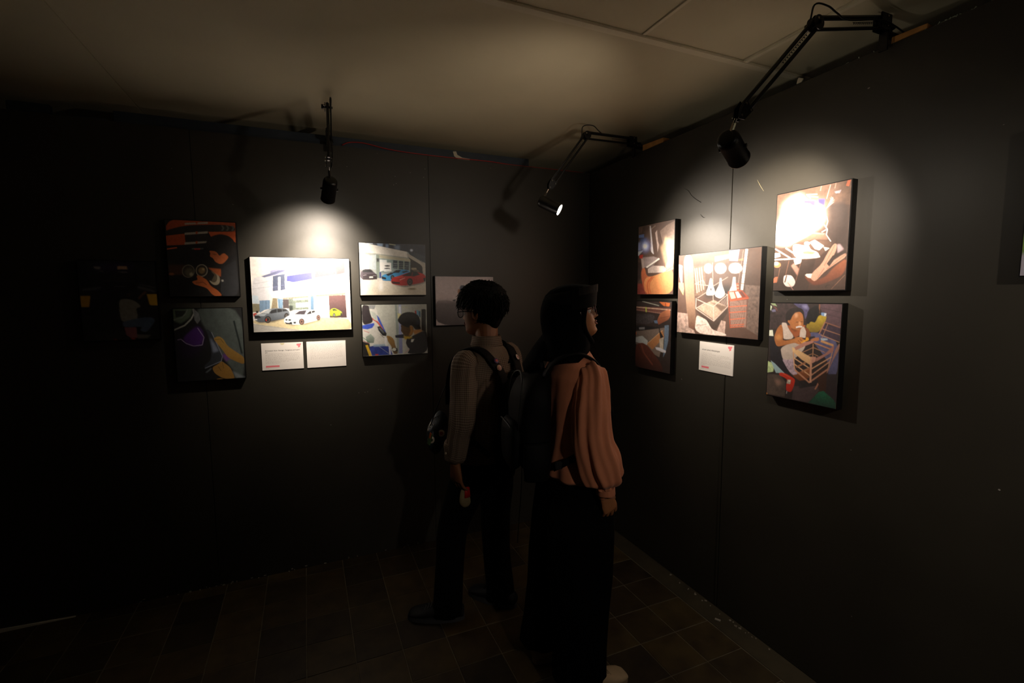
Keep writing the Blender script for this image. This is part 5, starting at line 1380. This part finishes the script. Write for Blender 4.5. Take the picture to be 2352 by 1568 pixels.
for sd, S, E_, Wp in ((1, sh_r, el_r, wr_r), (-1, sh_l, el_l, wr_l)):
    A = S + Vector((-.040 * sd, .0, .004))
    path = [A, S + Vector((.004 * sd, 0, .005)), S + Vector((.020 * sd, -.005, -.05)), S.lerp(E_, .5) + Vector((.012 * sd, -.012, 0)), E_ + Vector((.006 * sd, -.012, .01)), E_.lerp(Wp, .38) + Vector((.004 * sd, -.004, 0)), E_.lerp(Wp, .68) + Vector((.004 * sd, .004, 0)), Wp + Vector((0, -.002, .030)), Wp + Vector((0, 0, .020))]
    rg, ln = sleeve(path, [.036, .054, .062, .068,   .072, .078, .070, .036, .034], [.10, .16, .13, .10, .12, .14, .18, .20, .06], n=110, sub=7)
    sb = MB().loft(rg)
    so = puff(sb, .0035, 14, 8 + sd).build('sleeve', M_PINKC, bo, smooth=True)
    cb, _ = sleeve([Wp + Vector((0, 0, .030)), Wp + Vector((0, .002, .018)), Wp + Vector((0, .004, -.002)), Wp + Vector((0, .004, -.004))], [.0355, .036, .0355, .030], [.02, .02, .02, .0], n=48, sub=4)
    MB().loft(cb).build('cuff', M_PINKC, bo, smooth=True)
    # raised armhole seam
    seam = []
    for k in range(25):
        th = 2 * math.pi * k / 24
        seam.append(S + Vector((-.020 * sd + .012 * sd * math.cos(th), .052 * math.sin(th) - .004, .060 * math.cos(th) - .018)))
    MB().tube(seam, .0028, n=6, cap=False).build('armhole_seam', M_PINKC, bo, smooth=True)
# headscarf: wraps head, chin and neck, falls over the shoulders at the back
hs = MB()
rowsH = []
n = 72
Rh = Matrix.Rotation(-HZ, 3, 'Z')
for (z, f, b, w, e) in ((-.085, .052, .128, .128, 2.0), (-.065, .060, .124, .112, 2.0), (-.04, .064, .124, .096, 2.0), (-.015, .062, .126, .088, 2.1), (.010, .052, .130, .086, 2.2), (.03, .042, .135, .087, 2.2), (.06, .034, .140, .089, 2.2),
                        (.09, .034, .141, .091, 2.2), (.12, .040, .138, .091, 2.2), (.145, .058, .130, .090, 2.2), (.170, .068, .118, .086, 2.2), (.190, .058, .098, .077, 2.2), (.203, .045, .070, .058, 2.1), (.211, .024, .036, .03, 2.0), (.214, .008, .01, .008, 2.0)):
    ring = []
    for k in range(n):
        th = 2 * math.pi * k / n
        sx, cy = math.sin(th), math.cos(th)
        x = w * math.copysign(abs(sx) ** (2 / e), sx)
        y = (f if cy > 0 else b) * math.copysign(abs(cy) ** (2 / e), cy)
        q = 1 + .012 * math.sin(th * 9 + z * 30)
        p = Rh @ Vector((x * q, y * q, 0))
        lean = 0 if z > 0 else z * .10
        ring.append(Vector((hc[0] + p.x, hc[1] - .006 + p.y + lean * 1.2, hc[2] + z)))
    rowsH.append(ring)
hs.loft(rowsH)
puff(hs, .004, 11, 5)
ho = hs.build('headscarf', M_BLK, wo, smooth=True)
TL = lambda x, y, z: Rh @ Vector((x, y, z)) + Vector(hc)
# soft rolls of cloth framing the cheek and under the chin
MB().tube([TL(.076, .034, .165), TL(.079, .028, .12), TL(.076, .022, .075), TL(.066, .028, .035), TL(.038, .050, .000), TL(0, .062, -.016), TL(-.038, .050, .000), TL(-.066, .028, .035), TL(-.076, .022, .075), TL(-.079, .028, .12), TL(-.076, .034, .165)],
          [.008, .010, .011, .012, .011, .010, .011, .012, .011, .010, .008], n=12, sub=5).build('scarf_edge', M_BLK, ho, smooth=True)
MB().tube([TL(-.02, -.11, .01), TL(-.01, -.145, -.05), TL(.0, -.175, -.09), TL(.0, -.21, -.12)], [(.05, .02), (.06, .028), (.07, .024), (.06, .012)], n=18, sub=5, ref=(1, 0, 0)).build('scarf_tail', M_BLK, ho, smooth=True)
MB().tube([TL(.086, .012, .110), TL(.093, .010, .103), TL(.089, .014, .094)], .0014, n=6, sub=4).build('scarf_pin', M_CHROME, ho, smooth=True)
# cap over the scarf with a ribbed brim turned up at the front
cp = MB()
rc = []
for (z, q, dz) in ((.142, 1.00, 0), (.158, 1.03, 0), (.176, 1.04, 0), (.192, 1.02, 0), (.203, .93, 0), (.209, .76, 0), (.212, .4, 0), (.212, .05, 0)):
    ring = []
    for k in range(64):
        th = 2 * math.pi * k / 64
        sx, cy = math.sin(th), math.cos(th)
        x = .092 * q * math.copysign(abs(sx) ** .9, sx)
        y = (.070 if cy > 0 else .126) * q * math.copysign(abs(cy) ** .9, cy)
        ring.append(TL(x, y, z - .030 * (1 - cy) / 2 * (1 if z < .21 else .8)))
    rc.append(ring)
cp.loft(rc)
co = cp.build('cap', mat('cap_cloth', '#0d0b0b', rough=.9, spec=.15, var=.2, scale=14, bump=.2, bscale=200), wo, smooth=True)
br = MB()
n = 60
inn, outt = [], []
for k in range(n):
    th = -1.75 + 3.5 * k / (n - 1)
    cy, sx = math.cos(th), math.sin(th)
    up = max(0, math.cos(th * .9))
    for lst, rr_, z0, z1 in ((inn, .97, .130, .212), (outt, 1.02, .128, .213)):
        lst.append((TL(.096 * rr_ * sx, (.076 if cy > 0 else .128) * rr_ * cy, z0 - .022 * (1 - cy) / 2), TL(.098 * rr_ * sx, (.080 if cy > 0 else .13) * rr_ * cy, z1 - .022 * (1 - up))))
ringsB = [[inn[k][0], inn[k][1], outt[k][1], outt[k][0]] for k in range(n)]
br.loft(ringsB)
b_ = br.build('turned_up_brim', mat('cap_cloth', '#0d0b0b'), co, smooth='auto')
rb = MB()
for k in range(4, n - 4, 1):
    rb.tube([outt[k][1] + Vector((0, 0, .0005)), outt[k][1].lerp(outt[k][0], .35)], .0012, n=5)
rb.build('brim_stitching', mat('cap_stitch', '#3a332e', rough=.8), co, kind='stuff')

# woman's backpack: a thing of its own, on her back
bp = thing('backpack', 'black backpack worn by the person in the pink blouse', 'backpack', WP, -AZ_W)


def pack(parent, x0, y0, z0, w, h, d, m, lean=.0, sag=.02):
    rows = []
    n = 48
    for i in range(17):
        t = i / 16
        z = z0 + h * t
        k = math.sin(math.pi * min(1, max(0, t * 1.0)))
        e = 1 - abs(2 * t - 1) ** 6 * .55
        dd = d * (.80 + .2 * math.sin(math.pi * (1 - t) * .9)) * e
        ww = w * (.96 + .04 * math.sin(math.pi * t)) * (1 - .28 * max(0, t - .75) * 4 * .6) * e
        rows.append(ring_se((x0, y0 - dd / 2 + lean * t, z), ww / 2, dd / 2, n, e=3.2, fold=lambda th: .012 * math.sin(5 * th + t * 9)))
    o = puff(MB().loft(rows), .006, 9, 2).build('main_compartment', m, parent, smooth=True)
    # front pocket
    rows = []
    for i in range(11):
        t = i / 10
        e = 1 - abs(2 * t - 1) ** 5 * .5
        rows.append(ring_se((x0, y0 - d * .98 + .0, z0 + h * .08 + h * .46 * t), w * .39 * e, d * .20 * e, 32, e=3))
    q = MB().loft(rows).build('front_pocket', m, parent, smooth=True)
    MB().tube([(x0 - w * .34, y0 - d * 1.12, z0 + h * .50), (x0, y0 - d * 1.18, z0 + h * .53), (x0 + w * .34, y0 - d * 1.12, z0 + h * .50)], .0028, n=6, sub=5).build('zip', M_CABLE, q, smooth=True)
    MB().tube([(x0 + w * .30, y0 - d * .95, z0 + h * .30), (x0 + w * .36, y0 - d * .9, z0 + h * .62), (x0 + w * .30, y0 - d * .80, z0 + h * .90), (x0, y0 - d * .72, z0 + h * .985), (x0 - w * .30, y0 - d * .80, z0 + h * .90), (x0 - w * .36, y0 - d * .9, z0 + h * .62)], .003, n=6, sub=6).build('zip', M_CABLE, parent, smooth=True)
    MB().tube([(x0 - .035, y0 - .015, z0 + h * .98), (x0 - .025, y0 - .02, z0 + h + .03), (x0 + .025, y0 - .02, z0 + h + .03), (x0 + .035, y0 - .015, z0 + h * .98)], [(.010, .004)] * 4, n=10, sub=5, ref=(0, 1, 0)).build('grab_handle', m, parent, smooth=True)
    for sd in (-1, 1):
        MB().tube([(x0 + sd * w * .49, y0 - d * .5, z0 + h * .04), (x0 + sd * w * .53, y0 - d * .5, z0 + h * .2), (x0 + sd * w * .51, y0 - d * .5, z0 + h * .38)], [(.02, d * .34), (.024, d * .38), (.018, d * .36)], n=20, sub=4, ref=(1, 0, 0)).build('side_pocket', m, parent, smooth=True)
    return o


pack(bp, -.015, -.125, .885, .27, .42, .14, M_BAG, lean=.01)
for sd in (1, -1):
    strap([(sd * .06, -.150, 1.285), (sd * .066, -.118, 1.335), (sd * .078, -.075, 1.364), (sd * .090, -.02, 1.372), (sd * .098, .032, 1.350), (sd * .106, .070, 1.30), (sd * .116, .094, 1.22), (sd * .135, .096, 1.12)], .05, .012, (1, 0, 0), M_BAG, 'shoulder_strap', bp)
    strap([(sd * .135, .096, 1.125), (sd * .158, .065, 1.075), (sd * .170, .0, 1.03), (sd * .160, -.07, .985), (sd * .13, -.135, .945)], .026, .004, (0, .3, 1), M_BAG, 'lower_strap', bp)
    MB().box((sd * .142, -.115, .960), (.012, .03, .03), bevel=.003).build('buckle', M_CABLE, bp)

# ======== man in the checked shirt ========
AZ_M = R(-28)
MP = (-1.068, -.752, 0)
mo = thing('person', 'person with short black hair and glasses in a brown checked shirt, seen from behind', 'person', MP, -AZ_M)
hcm = (.005, .015, 1.412)
HM = R(-14)
hpm, TM, RM = head_piece(hcm, HM, R(-4), 1.0)
body = list(hpm)
body.append(MB().tube([(0, -.012, 1.32), (0, -.012, 1.37), TM((0, -.018, .02)), TM((0, -.02, .08))], [.052, .054, .056, .055], n=20, sub=3))
body.append(MB().loft([ring_se((0, -.005, z), a, b, 28) for z, a, b in ((.78, .115, .08), (.90, .12, .085), (1.02, .13, .09), (1.15, .150, .095), (1.25, .165, .10), (1.30, .15, .09), (1.335, .09, .07), (1.36, .055, .055))]))
ms_l, me_l, mw_l = Vector((-.168, -.02, 1.275)), Vector((-.212, -.045, 1.03)), Vector((-.208, .01, .81))
ms_r, me_r, mw_r = Vector((.178, -.01, 1.285)), Vector((.21, -.01, 1.03)), Vector((.18, .10, .83))
for S, E_, Wp in ((ms_l, me_l, mw_l), (ms_r, me_r, mw_r)):
    body.append(MB().tube([(S.x * .5, S.y, 1.28), S, S.lerp(E_, .5), E_, E_.lerp(Wp, .5), Wp], [.036, .038, .042, .038, .034, .026], n=16, sub=4))
body += hand_piece(mw_l, (.10, .02, -1), (.92, -.14, 0), (.3, .9, 0), .45, 1.10, spread=.10, tcurl=.5, curls=[.62, .58, .52, .36])
body += hand_piece(mw_r, (-.3, .5, -.6), (-1, .2, 0), (0, 1, .3), .6, 1.0)
ML, MR = Vector((-.225, .125, 0)), Vector((.055, .0, 0))
for pth in ([(-.085, 0, .84), (-.10, .05, .64), (-.125, .125, .44), (-.165, .115, .26), (-.205, .085, .08)], [(.085, 0, .84), (.085, .01, .64), (.075, .01, .44), (.06, -.01, .26), (.055, -.04, .08)]):
    body.append(MB().tube(pth, [.055, .068, .058, .052, .038], n=16, sub=3))
solid(body, 'body', M_SKIN, mo, .0032)
eyes(TM, RM, 1.0, mo)
glasses(TM, RM, 1.0, mo, .027, .021)
# hair: thick shell of short tousled strands
hb = MB()
n = 64
rh = []
for (z, f, b, w) in ((.018, -.050, .074, .030), (.030, -.046, .086, .046), (.050, -.042, .096, .060), (.070, -.032, .104, .070), (.082, -.022, .109, .077), (.098, -.018, .115, .084), (.115, -.008, .122, .091), (.132, .024, .126, .095), (.142, .080, .128, .097), (.152, .104, .130, .098), (.175, .112, .130, .098), (.200, .108, .122, .092), (.222, .090, .104, .080), (.239, .060, .072, .058), (.248, .024, .032, .026), (.250, .004, .006, .004)):
    ring = []
    for k in range(n):
        th = 2 * math.pi * k / n
        sx, cy = math.sin(th), math.cos(th)
        y = (f if cy > 0 else b) * cy if f > 0 or cy <= 0 else f * cy ** 2
        if cy > 0 and f <= 0: y = f * cy
        ring.append(TM((w * sx * (1 if cy < 0 or f > .05 else 1.0), y - .002, z)))
    rh.append(ring)
hb.loft(rh)
puff(hb, .007, 30, 4); puff(hb, .004, 70, 6)
ha = hb.build('hair', M_HAIR, mo, smooth=True)
st = MB()
rs = random.Random(11)
for k in range(2200):
    th = rs.uniform(0, 2 * math.pi); ph = math.acos(rs.uniform(-.85, 1))
    x = .101 * math.sin(ph) * math.sin(th); y = (.118 if math.cos(th) > 0 else .134) * math.sin(ph) * math.cos(th); z = .142 + .112 * math.cos(ph)
    if y > .05 and z < .150: continue
    if y > -.03 and z < .128: continue
    if z < .12: x *= .92; y *= .93
    c = Vector((0, -.006, .14))
    p = Vector((x, y, z)); o_ = (p - c).normalized()
    comb = Vector((rs.gauss(0, .5), .55 if y > -.02 else -.1, -.9 if z < .19 else -.1)).normalized()
    comb = (comb - o_ * comb.dot(o_)).normalized()
    Ls = rs.uniform(.022, .045)
    a_ = p - o_ * .004
    b2_ = p + o_ * rs.uniform(.001, .006) + comb * Ls * .5
    c2_ = p + o_ * rs.uniform(-.002, .010) + comb * Ls
    st.tube([TM(a_), TM(b2_), TM(c2_)], [.0032, .0026, .0004], n=4)
st.build('hair_strands', M_HAIR, ha, smooth=True, kind='stuff')
# trousers
tm = MB()
n = 48
tm.loft([ring_se((0, 0, z), a, b, n) for z, a, b in ((.92, .130, .095), (.86, .138, .100), (.80, .148, .110), (.72, .165, .122), (.69, .160, .12))])
for pth, rad in (([(-.075, 0, .80), (-.10, .05, .64), (-.125, .118, .44), (-.165, .105, .26), (-.200, .085, .10), (-.203, .085, .045)], [.074, .090, .076, .070, .070, .074]),
                 ([(.075, 0, .80), (.085, .01, .64), (.075, .01, .44), (.06, -.01, .26), (.055, -.035, .10), (.055, -.04, .045)], [.074, .090, .076, .070, .070, .074])):
    rg, _ = sleeve(pth, rad, [.0, .01, .03, .03, .06, .06], n=n, sub=6, ref=(1, 0, 0))
    tm.loft(rg)
tm.build('trousers', M_DENIM, mo, smooth=True)
M_SH = mat('black_canvas', '#111216', rough=.7)
M_SHS = mat('sole_rim', '#4a4a4e', rough=.6)
shoe(mo, (-.235, .135, 0), R(-38), M_SH, M_SHS, L=.275, w=.048)
shoe(mo, (.045, .01, 0), R(-12), M_SH, M_SHS, L=.275, w=.048)


def check_mat():
    m = bpy.data.materials.new('checked_shirt_cloth'); m.use_nodes = True
    nt = m.node_tree; b = nt.nodes['Principled BSDF']
    b.inputs['Roughness'].default_value = .8
    b.inputs['Specular IOR Level'].default_value = .2
    uv = nt.nodes.new('ShaderNodeUVMap')
    sp = nt.nodes.new('ShaderNodeSeparateXYZ')
    nt.links.new(uv.outputs['UV'], sp.inputs[0])
    outs = []
    for ax in ('X', 'Y'):
        mu = nt.nodes.new('ShaderNodeMath'); mu.operation = 'MULTIPLY'; mu.inputs[1].default_value = 2 * math.pi / .0086
        si = nt.nodes.new('ShaderNodeMath'); si.operation = 'SINE'
        mr = nt.nodes.new('ShaderNodeMapRange'); mr.inputs['From Min'].default_value = .35; mr.inputs['From Max'].default_value = .75
        nt.links.new(sp.outputs[ax], mu.inputs[0]); nt.links.new(mu.outputs[0], si.inputs[0]); nt.links.new(si.outputs[0], mr.inputs['Value'])
        outs.append(mr)
    ad = nt.nodes.new('ShaderNodeMath'); ad.operation = 'ADD'
    nt.links.new(outs[0].outputs[0], ad.inputs[0]); nt.links.new(outs[1].outputs[0], ad.inputs[1])
    hf = nt.nodes.new('ShaderNodeMath'); hf.operation = 'MULTIPLY'; hf.inputs[1].default_value = .5
    nt.links.new(ad.outputs[0], hf.inputs[0])
    mx = nt.nodes.new('ShaderNodeMix'); mx.data_type = 'RGBA'
    mx.inputs['A'].default_value = (*lin('#5a4a3e'), 1); mx.inputs['B'].default_value = (*lin('#9c8b7b'), 1)
    nt.links.new(hf.outputs[0], mx.inputs['Factor']); nt.links.new(mx.outputs['Result'], b.inputs['Base Color'])
    return m


M_CHECK = check_mat()


def loft_uv(rings, name, m, parent, wr=None):
    """loft with a cloth-metre UV map"""
    n = len(rings[0])
    me = bpy.data.meshes.new(name)
    v = [tuple(p) for r in rings for p in r]
    f = []; uvs = []
    lv = [0]
    for a, b in zip(rings, rings[1:]): lv.append(lv[-1] + sum((p - q).length for p, q in zip(a, b)) / n)
    rm = max(sum((r[k] - r[k - 1]).length for k in range(n)) for r in rings)
    for i in range(len(rings) - 1):
        for k in range(n):
            k2 = (k + 1) % n
            f.append((i * n + k, i * n + k2, (i + 1) * n + k2, (i + 1) * n + k))
            u0, u1 = rm * k / n, rm * (k + 1) / n
            uvs += [(u0, lv[i]), (u1, lv[i]), (u1, lv[i + 1]), (u0, lv[i + 1])]
    f.append(tuple(range(n - 1, -1, -1))); uvs += [(0, 0)] * n
    f.append(tuple((len(rings) - 1) * n + k for k in range(n))); uvs += [(0, 0)] * n
    me.from_pydata(v, [], f)
    uv = me.uv_layers.new(name='UVMap')
    uv.data.foreach_set('uv', [c for p in uvs for c in p])
    me.materials.append(m)
    me.shade_smooth()
    o = bpy.data.objects.new(name, me); COL.objects.link(o); o.parent = parent
    return o


rows = []
n = 96
for i in range(44):
    t = i / 43
    z = .80 + (1.365 - .80) * t
    a, b, cy, am = lerp_rows([(.80, .168, .128, .0, .03), (.90, .160, .122, .0, .03), (1.02, .158, .115, -.002, .028), (1.15, .170, .118, -.006, .02), (1.24, .182, .115, -.01, .012), (1.295, .170, .098, -.012, .004), (1.325, .125, .080, -.012, .0), (1.345, .085, .070, -.012, .0), (1.365, .068, .064, -.01, .0)], z)
    fold = lambda th, z=z, am=am: am * (math.sin(9 * th + 2.0 * math.sin(z * 8)) * .5 + math.sin(5 * th + 1 + z * 5) * .5 + .3 * math.sin(15 * th - z * 10))
    rr_ = ring_se((0, cy, z), a, b, n, e=2.3, fold=fold)
    rows.append([v + noise.noise_vector(v * 8) * .005 for v in rr_])
so_ = loft_uv(rows, 'shirt', M_CHECK, mo)
# collar
ri = []
for (z, q) in ((1.352, 1.0), (1.372, .95), (1.395, .92), (1.402, .93), (1.398, 1.0), (1.375, 1.06), (1.356, 1.14), (1.350, 1.10)):
    ri.append(ring_se((.002, -.008, z), .070 * q, .068 * q, 48, e=2.1))
loft_uv(ri, 'collar', M_CHECK, so_)
for sd, S, E_, Wp in ((-1, ms_l, me_l, mw_l), (1, ms_r, me_r, mw_r)):
    path = [S + Vector((-.06 * sd, .0, .012)), S + Vector((-.005 * sd, 0, .006)), S + Vector((.006 * sd, -.002, -.05)), S.lerp(E_, .55), E_, E_.lerp(Wp, .35), E_.lerp(Wp, .75), Wp + Vector((0, 0, .045)), Wp + Vector((0, 0, .040))]
    rg, _ = sleeve(path, [.046, .060, .063, .061, .059, .055, .050, .043, .038], [.01, .03, .05, .05, .07, .06, .06, .04, .0], n=80, sub=7)
    rg = [[v + noise.noise_vector(v * 13) * .004 for v in r] for r in rg]
    loft_uv(rg, 'sleeve', M_CHECK, so_)
    cu, _ = sleeve([Wp + Vector((0, -.004, .105)), Wp + Vector((0, -.002, .09)), Wp + Vector((0, .0, .045)), Wp + Vector((0, .0, .024)), Wp + Vector((0, .0, .030))], [.050, .053, .050, .048, .042], [.02, .03, .03, .02, 0], n=56, sub=4)
    loft_uv(cu, 'rolled_cuff', M_CHECK, so_)
    if sd == -1:
        seam = [S + Vector((.030 + .004 * math.cos(q), .062 * math.sin(q) - .002, .064 * math.cos(q) - .010)) for q in [2 * math.pi * k / 24 for k in range(25)]]
        MB().tube(seam, .002, n=6, cap=False).build('armhole_seam', mat('seam_cloth', '#6a5242', rough=.8), so_, smooth=True)
        MB().tube([Wp + Vector((-.050, .008, .062)), Wp + Vector((-.0535, .008, .062))], .005, n=12).build('cuff_button', mat('button', '#c8bba8', rough=.4), so_)

# his backpack
bm_ = thing('backpack', 'black backpack with pin badges on its straps, worn by the person in the checked shirt', 'backpack', MP, -AZ_M)
pack(bm_, .035, -.130, .80, .28, .40, .15, M_BAG, lean=-.01)
for sd in (1, -1):
    strap([(sd * .05 + .03, -.155, 1.13), (sd * .062 + .02, -.146, 1.22), (sd * .082, -.122, 1.29), (sd * .096, -.075, 1.337), (sd * .102, -.02, 1.350), (sd * .108, .045, 1.33), (sd * .118, .10, 1.27), (sd * .130, .118, 1.17), (sd * .150, .100, 1.07)], .055, .012, (1, 0, 0), M_BAG, 'shoulder_strap', bm_)
    strap([(sd * .150, .100, 1.07), (sd * .168, .05, 1.0), (sd * .172, -.02, .95), (sd * .16, -.10, .90), (sd * .14, -.15, .86)], .026, .004, (0, .3, 1), M_BAG, 'lower_strap', bm_)
MB().tube([(.10, -.14, .86), (.09, -.155, .7), (.075, -.15, .5), (.06, -.148, .36)], [(.003, .0015)] * 4, n=6, sub=5, ref=(1, 0, 0)).build('dangling_strap', M_CABLE, bm_, smooth=True)
badge(bm_, (-.077, -.137, 1.295), (-.1, -.85, .5), .013, '#5a3a68', '#c04030')
badge(bm_, (-.068, -.148, 1.262), (-.1, -.95, .3), .014, '#e0b8a8', '#c06050')
badge(bm_, (.088, -.131, 1.295), (.3, -.85, .45), .014, '#e8d8d0', '#b06060')

# sling bag hanging at his front left, with badges and a bead chain
sb_ = thing('sling_bag', 'small blue-black sling bag with round badges on the person in the checked shirt', 'bag', MP, -AZ_M)
rows = []
for i in range(15):
    t = i / 14
    e = (1 - abs(2 * t - 1) ** 3.5 * .6)
    rows.append([Vector((-.110, .235, -.062)) + Matrix.Rotation(R(28), 3, 'Z') @ Vector((math.cos(k * math.pi / 20) * .10 * e, math.sin(k * math.pi / 20) * .042 * e, .875 + .165 * t + .012 * math.sin(3 * t) + .02 * math.cos(k * math.pi / 20))) for k in range(40)])
M_BLUE = mat('blue_black_nylon', '#1d2a36', rough=.5, var=.2, scale=18, bump=.15, bscale=90)
puff(MB().loft(rows), .005, 12, 7).build('bag_body', M_BLUE, sb_, smooth=True)
strap([(-.185, .20, .96), (-.17, .165, 1.06), (-.10, .145, 1.20), (-.02, .125, 1.28), (.05, .085, 1.335), (.085, .02, 1.362), (.085, -.05, 1.35), (.03, -.115, 1.27)], .034, .005, (.6, .2, .6), M_BAG, 'cross_strap', sb_)
strap([(-.03, .225, .94), (.05, .20, .95), (.13, .13, .97), (.17, .02, 1.02), (.15, -.10, 1.12), (.06, -.125, 1.24)], .034, .005, (0, .2, 1), M_BAG, 'cross_strap', sb_)
MB().tube([(-.210, .20, .928), (-.185, .205, .963), (-.14, .22, .983), (-.085, .235, .983)], .0018, n=6, sub=5).build('zip', M_CHROME, sb_, smooth=True)
for k in range(7):
    MB().ball((-.207 + k * .016, .196 + k * .004, .936 + .012 * math.sin(k * .9) + k * .004), .0035, seg=8, rings=6).build('bead', M_CHROME, sb_, smooth=True)
badge(sb_, (-.145, .170, .913), (-.45, -.85, .1), .017, '#c9bcb0', '#a83028')
badge(sb_, (-.207, .176, .893), (-.6, -.75, .1), .017, '#b8aa98', '#2c2420')
MB().box((-.225, .165, .903), (.006, .022, .062), rot=Matrix.Rotation(.35, 3, 'X'), bevel=.002).build('green_tag', mat('green_tag', '#5c7a52', rough=.5), sb_)
MB().box((-.2285, .158, .923), (.003, .012, .03), rot=Matrix.Rotation(.35, 3, 'X'), bevel=.001).build('orange_tag', mat('orange_tag', '#c86a34', rough=.5), sb_)

# soft pouch with a red patch hanging from his left hand
po = thing('pouch', 'small cream pouch with red patch in the hand of the person in the checked shirt', 'pouch', MP, -AZ_M)
pc = Vector((-.150, -.005, .640))
rows = []
for i in range(12):
    t = i / 11
    e = (1 - abs(2 * t - 1) ** 3 * .55)
    rows.append([pc + Vector((math.cos(k * math.pi / 16) * .044 * e, math.sin(k * math.pi / 16) * .020 * e, -.055 + .105 * t)) for k in range(32)])
puff(MB().loft(rows), .003, 20, 9).build('pouch_body', mat('cream_canvas', '#8c7d5c', rough=.8, var=.15, scale=30), po, smooth=True)
MB().tube([pc + Vector((-.010, -.0165, .000)), pc + Vector((-.008, -.015, .050))], [(.022, .008), (.018, .008)], n=12, ref=(1, 0, 0)).build('red_patch', mat('red_cloth', '#b8140e', rough=.6), po, smooth=True)
MB().tube([pc + Vector((0, 0, .038)), pc + Vector((-.006, .0, .07)), pc + Vector((-.004, .004, .11)), pc + Vector((.008, .0, .14))], .002, n=6, sub=5).build('cord_loop', M_CABLE, po, smooth=True)
MB().tube([pc + Vector((.012, -.004, .12)), pc + Vector((.013, -.004, .145))], [.0035, .003], n=8).build('clasp', M_CHROME, po, smooth=True)
